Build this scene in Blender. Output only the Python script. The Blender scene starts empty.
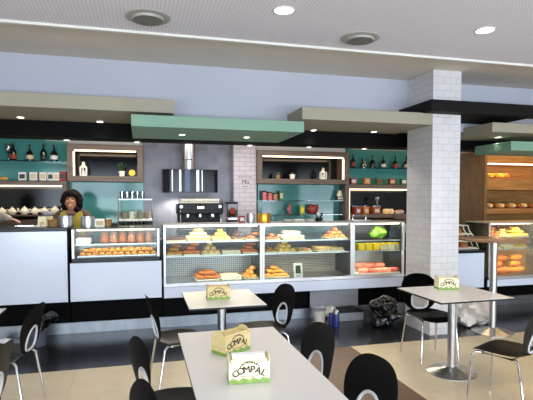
import bpy, bmesh, math, random
from mathutils import Vector, Matrix, Euler
random.seed(7)
SC = bpy.context.scene
COL = SC.collection
PI = math.pi

# ------------------------------------------------------------------ camera (measured once; used to turn survey pixels into metres)
FPX, CX, HZ, EYE = 480.0, 266.5, 199.0, 1.62
YAW, PITCH = math.radians(14.7), math.radians(-2.5)
PY0 = HZ + FPX * math.tan(-PITCH)
FW = Vector((math.sin(YAW) * math.cos(PITCH), math.cos(YAW) * math.cos(PITCH), math.sin(PITCH)))
RT = Vector((math.cos(YAW), -math.sin(YAW), 0))
UP = RT.cross(FW)
def P(px, py, Y=None, Z=None, X=None):
    """world point seen at photo pixel (px, py) on a plane Y=, Z= or X="""
    r = FW + RT * ((px - CX) / FPX) + UP * ((PY0 - py) / FPX)
    if Y is not None: t = Y / r.y
    elif X is not None: t = X / r.x
    else: t = (Z - EYE) / r.z
    p = r * t
    return Vector((p.x, p.y, p.z + EYE))
def PX(px, Y): return P(px, 200, Y=Y).x
def PZ(px, py, Y): return P(px, py, Y=Y).z

cd = bpy.data.cameras.new('camera'); cam = bpy.data.objects.new('camera', cd); COL.objects.link(cam)
cam.location = (0, 0, EYE)
cam.rotation_euler = Matrix((RT, UP, -FW)).transposed().to_euler()
cd.sensor_width = 36; cd.lens = FPX / 533 * 36; cd.shift_y = (PY0 - 200) / 533
cd.clip_start = 0.05; cd.clip_end = 100
SC.camera = cam

# ------------------------------------------------------------------ materials
def lin(c):
    c = c / 255
    return c / 12.92 if c <= .04045 else ((c + .055) / 1.055) ** 2.4
def rgb(r, g, b): return (lin(r), lin(g), lin(b), 1)
def newmat(name):
    m = bpy.data.materials.new(name); m.use_nodes = True
    nt = m.node_tree; b = nt.nodes['Principled BSDF']
    return m, nt, b
def objcoord(nt, scale=None):
    tc = nt.nodes.new('ShaderNodeTexCoord')
    return tc.outputs['Object']
def mat(name, col, rough=.5, metal=0, var=.08, scale=12, bump=0, bscale=60, emit=None, estr=0, spec=.5, coat=0, sss=0, stretch=None):
    m, nt, b = newmat(name)
    b.inputs['Roughness'].default_value = rough; b.inputs['Metallic'].default_value = metal
    b.inputs['Specular IOR Level'].default_value = spec
    b.inputs['Coat Weight'].default_value = coat
    if sss:
        b.inputs['Subsurface Weight'].default_value = sss; b.inputs['Subsurface Scale'].default_value = .02
    c = rgb(*col)
    oc = objcoord(nt)
    if stretch:
        mp = nt.nodes.new('ShaderNodeMapping'); mp.inputs['Scale'].default_value = stretch
        nt.links.new(oc, mp.inputs[0]); oc = mp.outputs[0]
    if var:
        n = nt.nodes.new('ShaderNodeTexNoise'); n.inputs['Scale'].default_value = scale; n.inputs['Detail'].default_value = 4
        nt.links.new(oc, n.inputs['Vector'])
        r = nt.nodes.new('ShaderNodeValToRGB')
        r.color_ramp.elements[0].position = .3; r.color_ramp.elements[1].position = .7
        r.color_ramp.elements[0].color = tuple(x * (1 - var) for x in c[:3]) + (1,)
        r.color_ramp.elements[1].color = tuple(min(1, x * (1 + var)) for x in c[:3]) + (1,)
        nt.links.new(n.outputs['Fac'], r.inputs[0]); nt.links.new(r.outputs[0], b.inputs['Base Color'])
    else:
        b.inputs['Base Color'].default_value = c
    if bump:
        n2 = nt.nodes.new('ShaderNodeTexNoise'); n2.inputs['Scale'].default_value = bscale; n2.inputs['Detail'].default_value = 3
        nt.links.new(oc, n2.inputs['Vector'])
        bp = nt.nodes.new('ShaderNodeBump'); bp.inputs['Strength'].default_value = bump; bp.inputs['Distance'].default_value = .01
        nt.links.new(n2.outputs['Fac'], bp.inputs['Height']); nt.links.new(bp.outputs[0], b.inputs['Normal'])
    if emit:
        b.inputs['Emission Color'].default_value = rgb(*emit); b.inputs['Emission Strength'].default_value = estr
    return m
def brickmat(name, col, mortar, bw, bh, msize, rough=.2, offset=.5, axis='wall', bump=.4, var=.05, spec=.5):
    m, nt, b = newmat(name)
    b.inputs['Roughness'].default_value = rough; b.inputs['Specular IOR Level'].default_value = spec
    oc = objcoord(nt)
    if axis == 'wall':
        s = nt.nodes.new('ShaderNodeSeparateXYZ'); nt.links.new(oc, s.inputs[0])
        a = nt.nodes.new('ShaderNodeMath'); a.operation = 'ADD'
        nt.links.new(s.outputs[0], a.inputs[0]); nt.links.new(s.outputs[1], a.inputs[1])
        cb = nt.nodes.new('ShaderNodeCombineXYZ'); nt.links.new(a.outputs[0], cb.inputs[0]); nt.links.new(s.outputs[2], cb.inputs[1])
        oc = cb.outputs[0]
    t = nt.nodes.new('ShaderNodeTexBrick'); nt.links.new(oc, t.inputs['Vector'])
    t.inputs['Scale'].default_value = 1; t.inputs['Brick Width'].default_value = bw; t.inputs['Row Height'].default_value = bh
    t.inputs['Mortar Size'].default_value = msize; t.inputs['Mortar Smooth'].default_value = .3; t.offset = offset
    c = rgb(*col)
    t.inputs['Color1'].default_value = c; t.inputs['Color2'].default_value = tuple(x * (1 - var) for x in c[:3]) + (1,)
    t.inputs['Mortar'].default_value = rgb(*mortar)
    n = nt.nodes.new('ShaderNodeTexNoise'); n.inputs['Scale'].default_value = 5; n.inputs['Detail'].default_value = 5
    nt.links.new(oc, n.inputs['Vector'])
    mx = nt.nodes.new('ShaderNodeMixRGB'); mx.blend_type = 'OVERLAY'; mx.inputs[0].default_value = var * 3
    nt.links.new(t.outputs['Color'], mx.inputs[1]); nt.links.new(n.outputs['Fac'], mx.inputs[2])
    nt.links.new(mx.outputs[0], b.inputs['Base Color'])
    if bump:
        bp = nt.nodes.new('ShaderNodeBump'); bp.inputs['Strength'].default_value = bump; bp.inputs['Distance'].default_value = .004; bp.invert = True
        nt.links.new(t.outputs['Fac'], bp.inputs['Height']); nt.links.new(bp.outputs[0], b.inputs['Normal'])
    return m
def glassmat(name, tint=(235, 245, 245), gloss=.10, rough=.02):
    m = bpy.data.materials.new(name); m.use_nodes = True; nt = m.node_tree; nt.nodes.clear()
    o = nt.nodes.new('ShaderNodeOutputMaterial'); tr = nt.nodes.new('ShaderNodeBsdfTransparent'); gl = nt.nodes.new('ShaderNodeBsdfGlossy')
    mx = nt.nodes.new('ShaderNodeMixShader'); fr = nt.nodes.new('ShaderNodeFresnel'); fr.inputs[0].default_value = 1.45
    ad = nt.nodes.new('ShaderNodeMath'); ad.operation = 'ADD'; ad.inputs[1].default_value = gloss - .04
    tr.inputs[0].default_value = rgb(*tint); gl.inputs['Roughness'].default_value = rough
    nt.links.new(fr.outputs[0], ad.inputs[0]); nt.links.new(ad.outputs[0], mx.inputs[0])
    nt.links.new(tr.outputs[0], mx.inputs[1]); nt.links.new(gl.outputs[0], mx.inputs[2]); nt.links.new(mx.outputs[0], o.inputs[0])
    return m
def emitmat(name, col, s):
    m = bpy.data.materials.new(name); m.use_nodes = True; nt = m.node_tree; nt.nodes.clear()
    o = nt.nodes.new('ShaderNodeOutputMaterial'); e = nt.nodes.new('ShaderNodeEmission')
    e.inputs[0].default_value = rgb(*col); e.inputs[1].default_value = s; nt.links.new(e.outputs[0], o.inputs[0])
    return m
def dotmat(name, col, dark, pitch, rad, rough=.6, metal=0, plane='xy'):
    """a sheet with a regular grid of round perforations"""
    m, nt, b = newmat(name); b.inputs['Roughness'].default_value = rough; b.inputs['Metallic'].default_value = metal
    oc = objcoord(nt); s = nt.nodes.new('ShaderNodeSeparateXYZ'); nt.links.new(oc, s.inputs[0])
    def M(op, a, v=None, w=None):
        n = nt.nodes.new('ShaderNodeMath'); n.operation = op
        nt.links.new(a, n.inputs[0])
        if v is not None:
            if hasattr(v, 'is_linked'): nt.links.new(v, n.inputs[1])
            else: n.inputs[1].default_value = v
        return n.outputs[0]
    ax = {'xy': (0, 1), 'xz': (0, 2)}[plane]
    d = []
    for i in ax:
        f = M('FRACT', M('DIVIDE', s.outputs[i], pitch)); f = M('SUBTRACT', f, .5); d.append(M('MULTIPLY', f, f))
    r2 = M('ADD', d[0], d[1]); k = M('LESS_THAN', r2, (rad / pitch) ** 2)
    mx = nt.nodes.new('ShaderNodeMixRGB'); nt.links.new(k, mx.inputs[0]); mx.inputs[1].default_value = rgb(*col); mx.inputs[2].default_value = rgb(*dark)
    nt.links.new(mx.outputs[0], b.inputs['Base Color'])
    return m
def woodmat(name, col, col2, rough=.45, stretch=(1, 14, 14)):
    m, nt, b = newmat(name); b.inputs['Roughness'].default_value = rough
    oc = objcoord(nt); mp = nt.nodes.new('ShaderNodeMapping'); mp.inputs['Scale'].default_value = stretch; nt.links.new(oc, mp.inputs[0])
    n = nt.nodes.new('ShaderNodeTexNoise'); n.inputs['Scale'].default_value = 2.5; n.inputs['Detail'].default_value = 6; n.inputs['Distortion'].default_value = .6
    nt.links.new(mp.outputs[0], n.inputs['Vector'])
    r = nt.nodes.new('ShaderNodeValToRGB'); r.color_ramp.elements[0].position = .35; r.color_ramp.elements[1].position = .65
    r.color_ramp.elements[0].color = rgb(*col2); r.color_ramp.elements[1].color = rgb(*col)
    nt.links.new(n.outputs['Fac'], r.inputs[0]); nt.links.new(r.outputs[0], b.inputs['Base Color'])
    return m

M = {}
M['ceil'] = dotmat('perforated_ceiling_paint', (234, 230, 240), (208, 205, 214), .03, .008, .8)
M['strip'] = mat('greige_ceiling_strip', (222, 212, 202), .8, var=.03, scale=2)  # even tone, warmer and darker than the perforated ceiling
M['trimw'] = mat('white_trim_paint', (225, 222, 215), .6, var=.03)
M['blue'] = mat('sky_tinted_wall_paint', (182, 184, 196), .75, var=.03, scale=1.5)  # bluish cast of the daylight put into the wall colour
M['black'] = mat('black_satin_paint', (5, 4, 5), .6, var=.1, spec=.08)
M['slab'] = mat('dark_brown_lacquer', (16, 12, 11), .65, var=.15, scale=6, spec=.2)
M['cream'] = mat('cream_panel_paint', (158, 150, 132), .6, var=.03, scale=3)
M['mint'] = mat('mint_panel_paint', (124, 160, 138), .55, var=.03, scale=3)
M['tile'] = brickmat('white_subway_tile', (216, 213, 214), (192, 190, 194), .16, .078, .004, .14, .5)
M['tile2'] = brickmat('white_brick_tile', (196, 186, 190), (160, 150, 156), .2, .075, .006, .35, .5)
M['stone'] = brickmat('grey_stone_tile', (112, 112, 124), (94, 94, 106), .62, .62, .004, .28, .0, var=.16)
M['fdark'] = brickmat('dark_floor_tile', (32, 35, 39), (22, 23, 26), .6, .6, .003, .2, .0, axis='floor', bump=.1, var=.2)
M['fbrown'] = brickmat('brown_floor_tile', (98, 64, 44), (70, 48, 35), .6, .6, .003, .42, .0, axis='floor', bump=.1, var=.15)
M['fcream'] = brickmat('cream_floor_tile', (214, 198, 164), (190, 176, 148), .6, .6, .003, .3, .0, axis='floor', bump=.1, var=.06)
M['paint'] = mat('warm_white_wall_paint', (226, 222, 214), .8, var=.03, scale=2)
M['white'] = mat('white_gloss_laminate', (228, 234, 250), .16, var=.015, scale=1)
M['ctop'] = mat('black_counter_stone', (12, 14, 22), .3, var=.2, scale=40, spec=.3)
M['steel'] = mat('brushed_steel', (196, 198, 202), .28, 1, var=.06, scale=6, stretch=(1, 1, 40))
M['kick'] = mat('brushed_steel_kickplate', (150, 154, 160), .34, 1, var=.12, scale=3, stretch=(3, 1, 1))
M['chrome'] = mat('chrome', (222, 222, 226), .1, 1, var=0)
M['alu'] = mat('satin_aluminium', (206, 206, 208), .35, .75, var=.04)
M['perf'] = dotmat('perforated_steel_sheet', (172, 174, 178), (70, 73, 80), .028, .0085, .35, .35, 'xz')
M['glass'] = glassmat('clear_display_glass', (244, 248, 246), .02, .16)
M['glass2'] = glassmat('greenish_shelf_glass', (205, 232, 224), .12)
M['glass3'] = glassmat('clear_shelf_glass', (244, 246, 244), .03)
M['louvre'] = brickmat('louvred_steel_sheet', (150, 144, 138), (84, 78, 74), 9, .024, .005, .35, .0, var=.1)
M['cup'] = glassmat('tumbler_glass', (214, 222, 222), .22, .05)
M['teal'] = mat('teal_backpainted_glass', (68, 136, 130), .1, var=.05, scale=2)
M['wood'] = woodmat('greybrown_oak_veneer', (112, 92, 76), (86, 70, 58))
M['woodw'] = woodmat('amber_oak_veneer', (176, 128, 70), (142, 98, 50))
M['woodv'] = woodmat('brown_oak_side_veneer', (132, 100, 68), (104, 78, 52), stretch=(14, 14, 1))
M['bglass'] = mat('black_mirror_glass', (6, 6, 9), .12, var=0, spec=.3)
M['led'] = emitmat('warm_led_strip', (255, 226, 190), 5)
M['lamp'] = emitmat('lamp_diffuser', (255, 244, 226), 9)
M['tube'] = emitmat('case_light_tube', (255, 240, 214), 6)
M['ttop'] = mat('white_table_laminate', (234, 232, 230), .3, var=.012, scale=3)
M['tedge'] = mat('black_phenolic_edge', (22, 20, 20), .5, var=.1)
M['shell'] = mat('black_polypropylene_shell', (16, 16, 18), .5, var=.08, scale=8)
M['ring'] = mat('light_grey_plastic_ring', (206, 208, 212), .4, var=.03)
M['ventg'] = mat('grey_vent_metal', (176, 172, 166), .5, .2, var=.05)
M['ventd'] = mat('dark_vent_throat', (40, 36, 34), .7, var=.1)
M['pot'] = mat('glazed_white_ceramic', (244, 236, 216), .2, var=.02)
M['bottle'] = mat('dark_green_bottle_glass', (10, 18, 16), .1, var=.1, coat=.3)
M['bottleb'] = mat('dark_brown_bottle_glass', (24, 14, 10), .1, var=.1, coat=.3)
M['label'] = mat('cream_paper_label', (196, 180, 140), .7, var=.15, scale=60)
M['labelr'] = mat('red_paper_label', (150, 48, 40), .7, var=.15, scale=60)
M['labelw'] = mat('white_paper_label', (214, 210, 206), .7, var=.12, scale=60)
M['foil'] = mat('dark_bottle_cap', (26, 24, 26), .4, var=.1)
M['papc'] = mat('cream_printed_card', (238, 228, 192), .7, var=.04, scale=30)
M['papg'] = mat('grass_green_print', (140, 170, 84), .7, var=.2, scale=60)
M['papy'] = mat('kraft_yellow_card', (228, 206, 148), .7, var=.08, scale=40)
M['ink'] = mat('brown_printing_ink', (74, 46, 34), .7, var=.1)
M['napkin'] = mat('white_paper_napkin', (244, 242, 240), .9, var=.02, bump=.4, bscale=40)
M['wire'] = mat('white_coated_wire', (226, 222, 206), .4, var=.03)
M['bag'] = None
for n, c in (('gold', (214, 146, 60)), ('pale', (232, 200, 140)), ('brown', (160, 92, 40)), ('choc', (84, 46, 30)), ('yellow', (244, 204, 92)), ('white_ic', (240, 226, 200)), ('orange', (214, 120, 52))):
    M['p_' + n] = mat('baked_%s_crust' % n, c, .55, var=.22, scale=28, bump=.5, bscale=50)
M['meat'] = mat('pink_cured_meat', (214, 132, 112), .45, var=.3, scale=30, bump=.5, bscale=40)
M['meatr'] = mat('red_cured_meat', (190, 88, 72), .45, var=.3, scale=30, bump=.5, bscale=40)
M['green'] = mat('lime_green_plastic_bag', (108, 168, 52), .3, var=.25, scale=10, bump=.8, bscale=16)
M['ycart'] = mat('yellow_carton', (240, 214, 40), .5, var=.1, scale=30)
M['wcart'] = mat('white_carton', (236, 230, 196), .5, var=.06, scale=30)
M['leaf'] = mat('dark_green_leaf', (28, 62, 30), .5, var=.3, scale=30)
M['skin'] = mat('tan_skin', (190, 132, 102), .5, var=.06, scale=20, sss=.1)
M['skinl'] = mat('light_skin', (212, 168, 140), .5, var=.06, scale=20, sss=.1)
M['hair'] = mat('dark_brown_curly_hair', (26, 15, 12), .75, spec=.15, var=.4, scale=60, bump=1, bscale=70)
M['blouse'] = mat('grey_brown_knit', (104, 84, 72), .85, var=.12, scale=60)
M['apron'] = mat('yellow_apron_cloth', (240, 222, 100), .8, var=.06, scale=20)
M['sleeve'] = mat('light_grey_knit', (206, 196, 184), .85, var=.1, scale=50, bump=.3)
M['trouser'] = mat('dark_trouser_cloth', (36, 36, 44), .85, var=.1)
M['lips'] = mat('lip_skin', (140, 64, 60), .5, var=.05)
M['eye'] = mat('dark_eye', (20, 14, 12), .25, var=0)
M['binp'] = mat('grey_bin_plastic', (84, 88, 98), .45, var=.06)
M['bbag'] = mat('black_plastic_bag', (10, 11, 12), .2, var=.2, scale=10, bump=1, bscale=14)
M['wbag'] = mat('white_translucent_plastic_bag', (220, 210, 198), .35, var=.06, scale=8, bump=1, bscale=12, sss=.2)
M['greyp'] = mat('grey_crate_plastic', (140, 140, 146), .5, var=.08)
M['blue2'] = mat('blue_bottle_plastic', (40, 52, 130), .3, var=.1)
M['tin'] = mat('brushed_tin', (190, 196, 204), .3, .9, var=.06, scale=10)
M['goldt'] = mat('gold_tin', (206, 150, 52), .3, .7, var=.1)
M['mach'] = mat('black_machine_enamel', (10, 9, 11), .4, var=.1, spec=.25)
M['straw'] = mat('straw_wicker', (150, 112, 66), .8, var=.3, scale=60, bump=.6)
M['red'] = mat('red_packaging', (150, 56, 46), .4, var=.3, scale=40)
M['pinkp'] = mat('pink_sweets', (196, 108, 110), .4, var=.5, scale=60)
M['greenp'] = mat('green_packaging', (40, 110, 60), .4, var=.3, scale=40)
M['brownp'] = mat('brown_cookie_bag_film', (164, 112, 88), .25, var=.35, scale=50, bump=.4)
M['card'] = mat('white_card', (238, 238, 230), .6, var=.02)
M['cardg'] = mat('dark_green_print', (40, 70, 52), .6, var=.3, scale=60)
M['purse'] = mat('black_leather', (24, 22, 26), .4, var=.15, scale=30, bump=.3)
M['rubber'] = mat('black_rubber', (20, 20, 20), .8, var=.1)

# ------------------------------------------------------------------ mesh builder
class MB:
    def __init__(s): s.bm = bmesh.new()
    def box(s, x0, x1, y0, y1, z0, z1, bev=0):
        r = bmesh.ops.create_cube(s.bm, size=1)
        bmesh.ops.scale(s.bm, vec=(abs(x1 - x0), abs(y1 - y0), abs(z1 - z0)), verts=r['verts'])
        bmesh.ops.translate(s.bm, vec=((x0 + x1) / 2, (y0 + y1) / 2, (z0 + z1) / 2), verts=r['verts'])
        if bev:
            es = list({e for v in r['verts'] for e in v.link_edges})
            bmesh.ops.bevel(s.bm, geom=es, offset=bev, segments=2, affect='EDGES', profile=.5)
        return s
    def lathe(s, prof, c=(0, 0, 0), seg=24, sx=1, sy=1):
        rings = []
        for r, z in prof:
            rings.append([s.bm.verts.new((c[0] + r * sx * math.cos(2 * PI * k / seg), c[1] + r * sy * math.sin(2 * PI * k / seg), c[2] + z)) for k in range(seg)])
        for a, b in zip(rings, rings[1:]):
            for k in range(seg): s.bm.faces.new((a[k], a[(k + 1) % seg], b[(k + 1) % seg], b[k]))
        if prof[0][0] > 1e-5: s.bm.faces.new(rings[0][::-1])
        if prof[-1][0] > 1e-5: s.bm.faces.new(rings[-1])
        return s
    def tube(s, pts, r, seg=8, closed=False, radii=None):
        pts = [Vector(p) for p in pts]; n = len(pts); rings = []
        up = Vector((0, 0, 1)); prev = None
        for i, p in enumerate(pts):
            if closed: t = (pts[(i + 1) % n] - pts[i - 1])
            else: t = pts[min(i + 1, n - 1)] - pts[max(i - 1, 0)]
            t.normalize()
            if prev is None:
                a = t.cross(up)
                if a.length < .05: a = t.cross(Vector((1, 0, 0)))
            else:
                a = prev - t * prev.dot(t)
            a.normalize(); prev = a; b = t.cross(a)
            rr = radii[i] if radii else r
            rings.append([s.bm.verts.new(p + a * (rr * math.cos(2 * PI * k / seg)) + b * (rr * math.sin(2 * PI * k / seg))) for k in range(seg)])
        pr = list(zip(rings, rings[1:])) + ([(rings[-1], rings[0])] if closed else [])
        for a, b in pr:
            for k in range(seg): s.bm.faces.new((a[k], a[(k + 1) % seg], b[(k + 1) % seg], b[k]))
        if not closed: s.bm.faces.new(rings[0][::-1]); s.bm.faces.new(rings[-1])
        return s
    def prism(s, poly, z0, z1, axis='z'):
        def mk(a, b, c): return {'z': (a, b, c), 'y': (a, c, b), 'x': (c, a, b)}[axis]
        A = [s.bm.verts.new(mk(p[0], p[1], z0)) for p in poly]; B = [s.bm.verts.new(mk(p[0], p[1], z1)) for p in poly]
        n = len(poly)
        s.bm.faces.new(A[::-1]); s.bm.faces.new(B)
        for i in range(n): s.bm.faces.new((A[i], A[(i + 1) % n], B[(i + 1) % n], B[i]))
        return s
    def ball(s, c, r, sc=(1, 1, 1), seg=14, jit=0):
        q = bmesh.ops.create_uvsphere(s.bm, u_segments=seg, v_segments=max(6, seg * 2 // 3), radius=r)
        for v in q['verts']:
            k = 1 + random.uniform(-jit, jit)
            v.co = Vector((v.co.x * sc[0] * k + c[0], v.co.y * sc[1] * k + c[1], v.co.z * sc[2] * k + c[2]))
        return s
    def add_mesh(s, me, mtx):
        n0 = len(s.bm.verts); s.bm.from_mesh(me); s.bm.verts.ensure_lookup_table()
        for v in s.bm.verts[n0:]: v.co = mtx @ v.co
        return s
    def crumple(s, amp, freq, seed=0):
        from mathutils import noise
        s.bm.normal_update()
        for v in s.bm.verts:
            q = v.co * freq + Vector((seed, seed * .7, 0)); k = noise.noise(q) + .5 * abs(noise.noise(q * 2.3))
            d = v.normal * (amp * k); v.co += d
            if v.co.z < 0: v.co.z = 0
        return s
    def build(s, name, m, parent=None, smooth=False, mods=None):
        bmesh.ops.recalc_face_normals(s.bm, faces=s.bm.faces)
        me = bpy.data.meshes.new(name); s.bm.to_mesh(me); s.bm.free()
        me.materials.append(m)
        if smooth:
            for p in me.polygons: p.use_smooth = True
            try: me.set_sharp_from_angle(angle=math.radians(40))
            except Exception: pass
        o = bpy.data.objects.new(name, me); COL.objects.link(o)
        if parent is not None: o.parent = parent
        return o
def tag(o, label, cat, group=None, kind=None):
    o['label'] = label; o['category'] = cat
    if group: o['group'] = group
    if kind: o['kind'] = kind
    return o
def thing(name, label, cat, loc=(0, 0, 0), rz=0, group=None):
    o = bpy.data.objects.new(name, None); COL.objects.link(o); o.empty_display_size = .05
    o.location = loc; o.rotation_euler = (0, 0, rz)
    return tag(o, label, cat, group)
def struct(name, mb, m, label=None):
    o = mb.build(name, m); o['kind'] = 'structure'
    if label: o['label'] = label
    return o
def dup(o, loc, rz=None, label=None, group=None, scale=None):
    def cp(a, par):
        b = a.copy(); COL.objects.link(b)
        if par is not None: b.parent = par
        for ch in a.children: cp(ch, b)
        return b
    r = cp(o, None); r.location = loc
    if rz is not None: r.rotation_euler = (0, 0, rz)
    if scale: r.scale = scale if hasattr(scale, '__len__') else (scale,) * 3
    if label: r['label'] = label
    if group: r['group'] = group
    return r
class Repeat:
    """first placing moves the prototype, later ones copy it"""
    def __init__(s, root): s.root = root; s.used = False
    def put(s, loc, rz=0, label=None, group=None, scale=None):
        if not s.used:
            s.used = True; r = s.root; r.location = loc; r.rotation_euler = (0, 0, rz)
            if scale: r.scale = scale if hasattr(scale, '__len__') else (scale,) * 3
            if label: r['label'] = label
            if group: r['group'] = group
            return r
        return dup(s.root, loc, rz, label, group, scale or (1, 1, 1))
def area(name, loc, rot, sx, sy, e, col=(255, 255, 255), shape='RECTANGLE'):
    l = bpy.data.lights.new(name, 'AREA'); l.shape = shape; l.size = sx; l.size_y = sy; l.energy = e; l.color = rgb(*col)[:3]
    o = bpy.data.objects.new(name, l); COL.objects.link(o); o.location = loc; o.rotation_euler = rot
    return o
def text_mesh(txt):
    c = bpy.data.curves.new('t', 'FONT'); c.body = txt; c.size = 1; c.align_x = 'CENTER'; c.extrude = .02
    o = bpy.data.objects.new('t', c); COL.objects.link(o); bpy.context.view_layer.update()
    me = bpy.data.meshes.new_from_object(o.evaluated_get(bpy.context.evaluated_depsgraph_get()))
    bpy.data.objects.remove(o); bpy.data.curves.remove(c)
    return me

# ------------------------------------------------------------------ the room
XL, XR, YN, YW = -4.2, 9.6, -3.6, 8.3           # left wall, right wall, street front, back wall
YB = 5.5                                         # face of the bulkhead over the counter
def floor_piece(name, m, x0, x1, y0, y1):
    return struct(name, MB().box(x0, x1, y0, y1, -.06, 0), m)
floor_piece('floor', M['fdark'], XL, XR, 4.81, YW)
floor_piece('floor_cream_left', M['fcream'], XL, .72, YN, 4.81)
floor_piece('floor_brown_aisle', M['fbrown'], .72, 2.22, YN, 4.81)
floor_piece('floor_cream_right', M['fcream'], 2.22, XR, YN, 4.81)
struct('ceiling', MB().box(XL, XR, YN, 4.43, 3.08, 3.2), M['ceil'])
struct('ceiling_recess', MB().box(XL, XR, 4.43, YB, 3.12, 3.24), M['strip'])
struct('trim_1', MB().box(XL, XR, 4.385, 4.43, 3.06, 3.12), M['trimw'])
struct('ceiling_back', MB().box(XL, XR, 6.1, YW, 2.72, 2.8), M['trimw'])
struct('wall_bulkhead', MB().box(XL, XR, YB, 6.1, 2.5, 3.2), M['blue'])
struct('wall_fascia', MB().box(XL, XR, 5.78, 6.1, 2.31, 2.5), M['black'])
struct('wall_back', MB().box(XL, XR, YW, YW + .12, 0, 3.2), M['paint'])
struct('wall_left', MB().box(XL - .12, XL, YN, YW, 0, 3.2), M['paint'])
struct('wall_right', MB().box(XR, XR + .12, YN, YW, 0, 3.2), M['paint'])
# street front behind the viewer: piers, sill, head and four big panes
w = MB(); w.box(XL, XR, YN - .15, YN, 0, .35); w.box(XL, XR, YN - .15, YN, 2.75, 3.2)
pier = [XL, -3.7, -.55, -.35, 2.6, 2.8, 5.75, 5.95, 9.1, XR]
for i in range(0, 10, 2): w.box(pier[i], pier[i + 1], YN - .15, YN, .35, 2.75)
struct('wall_front', w, M['paint'])
for n, i in enumerate((1, 3, 5, 7)):
    f = MB(); a, b = pier[i], pier[i + 1]
    f.box(a, a + .05, YN - .1, YN - .04, .35, 2.75); f.box(b - .05, b, YN - .1, YN - .04, .35, 2.75)
    f.box(a, b, YN - .1, YN - .04, .35, .4); f.box(a, b, YN - .1, YN - .04, 2.7, 2.75); f.box((a + b) / 2 - .02, (a + b) / 2 + .02, YN - .1, YN - .04, .4, 2.7)
    fo = struct('window_%d' % (n + 1), f, M['alu'])
    MB().box(a + .05, b - .05, YN - .075, YN - .065, .4, 2.7).build('window_glass', M['glass'], fo)
    area('window_daylight', ((a + b) / 2, YN - .25, 1.55), (PI / 2, 0, 0), b - a - .1, 2.3, (270, 240, 215, 170)[n], (226, 235, 255))
    area('added_ceiling_fill', ((a + b) / 2, YN - .3, .75), (PI / 2 + .75, 0, 0), b - a - .1, .9, (150, 150, 150, 130)[n], (240, 244, 255))  # added upward lamps at the windows to brighten the ceiling
# tiled column standing in front of the counter
CX0, CX1, CY0, CY1 = 3.30, 3.675, 4.955, YB
struct('column_tiled', MB().box(CX0, CX1, CY0, CY1, 0, 3.12), M['tile'])
# dark slab hung round the column, L-shaped in plan
struct('beam_dark_slab', MB().prism([(3.17, 4.79), (XR, 4.79), (XR, 4.96), (4.62, 4.96), (4.62, YB), (3.17, YB)], 2.61, 2.74), M['slab'])
# steel kickplate along the whole counter
struct('trim_2', MB().box(-3.2, 8.2, 6.13, 6.15, 0, .13), M['kick'])

# ------------------------------------------------------------------ hanging canopy panels
def canopy(name, x0, x1, y0, z0, z1, m, label, y1=5.78):
    return tag(MB().box(x0, x1, y0, y1, z0, z1, .004).build(name, m), label, 'canopy panel')
cz0, cz1 = PZ(70, 108.6, 4.95), PZ(70, 94.5, 4.95)
xe = PX(175, 4.95)
canopy('ceiling_canopy_panel', XL, xe, 4.95, cz0, cz1, M['cream'], 'long cream canopy panel above the counter and teapot shelf, left of the mint one')
gz0, gz1 = PZ(132, 126, 4.81), PZ(132, 114, 4.81)
canopy('ceiling_canopy_panel', PX(132, 4.81), PX(304, 4.81), 4.81, gz0, gz1, M['mint'], 'mint green canopy panel hanging lowest, above the extractor hood')
canopy('ceiling_canopy_panel', PX(302, 4.95), CX0 - .002, 4.95, cz0, cz1, M['cream'], 'cream canopy panel ending against the white tiled column')
canopy('ceiling_canopy_panel', PX(491, 4.95), XR, 4.95, PZ(500, 132, 4.95), PZ(500, 122.5, 4.95), M['cream'], 'cream canopy panel beyond the tiled column, under the dark slab')
canopy('ceiling_canopy_panel', PX(510, 5.1), XR, 5.1, PZ(515, 150.5, 5.1), PZ(515, 141, 5.1), M['mint'], 'small stretch of mint canopy panel beyond the column at far right')

# ------------------------------------------------------------------ ceiling lamps and vents
def ceil_lamp(r=.075):
    t = thing('ceiling_downlight', 'x', 'ceiling light')
    MB().lathe([(r, 0), (r * 1.12, 0), (r * 1.12, -.006), (r, -.008), (r * .96, 0)], seg=32).build('trim_ring', M['trimw'], t, True)
    MB().lathe([(0, -.003), (r * .97, -.003), (r * .97, 0), (0, 0)], seg=32).build('diffuser', M['lamp'], t)
    return t
def spotl(loc, e, size=2.2, col=(255, 238, 214), rad=.05):
    l = bpy.data.lights.new('downlight_beam', 'SPOT'); l.energy = e; l.spot_size = size; l.spot_blend = .6; l.color = rgb(*col)[:3]; l.shadow_soft_size = rad
    o = bpy.data.objects.new('downlight_beam', l); COL.objects.link(o); o.location = loc
lamp = Repeat(ceil_lamp())
for (px, py), lb in (((284, 10), 'round white downlight in the perforated ceiling between the two vents'), ((485, 30), 'round white downlight in the perforated ceiling, above the tiled column side')):
    p = P(px, py, Z=3.08); lamp.put(p, 0, lb); spotl((p.x, p.y, 3.05), 45)
for k in range(4): spotl((-3 + 2.6 * k, 1.2, 3.05), 30)
small = ceil_lamp(.045)
lamp2 = Repeat(small)
for px, py, z, lb in ((20.5, 117, cz0, 'small downlight nearest the end of the cream canopy over the teapot shelf'), (100, 121.3, cz0, 'small downlight in the cream canopy just beside the mint one'),
                     (182, 134.5, gz0, 'small downlight in the mint canopy in front of the extractor chimney'), (246.5, 137, gz0, 'small downlight in the mint canopy above the white brick pilaster'),
                     (313.5, 130, cz0, 'small downlight in the cream canopy just past the mint one'), (374, 131.5, cz0, 'small downlight in the cream canopy close to the tiled column'),
                     (498, 137, PZ(500, 132, 4.95), 'small downlight in the cream canopy beyond the tiled column')):
    p = P(px, py, Z=z); lamp2.put((p.x, p.y, z), 0, lb, scale=(.8, 1, 1)); spotl((p.x, p.y, z - .03), 7, 1.9)
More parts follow.
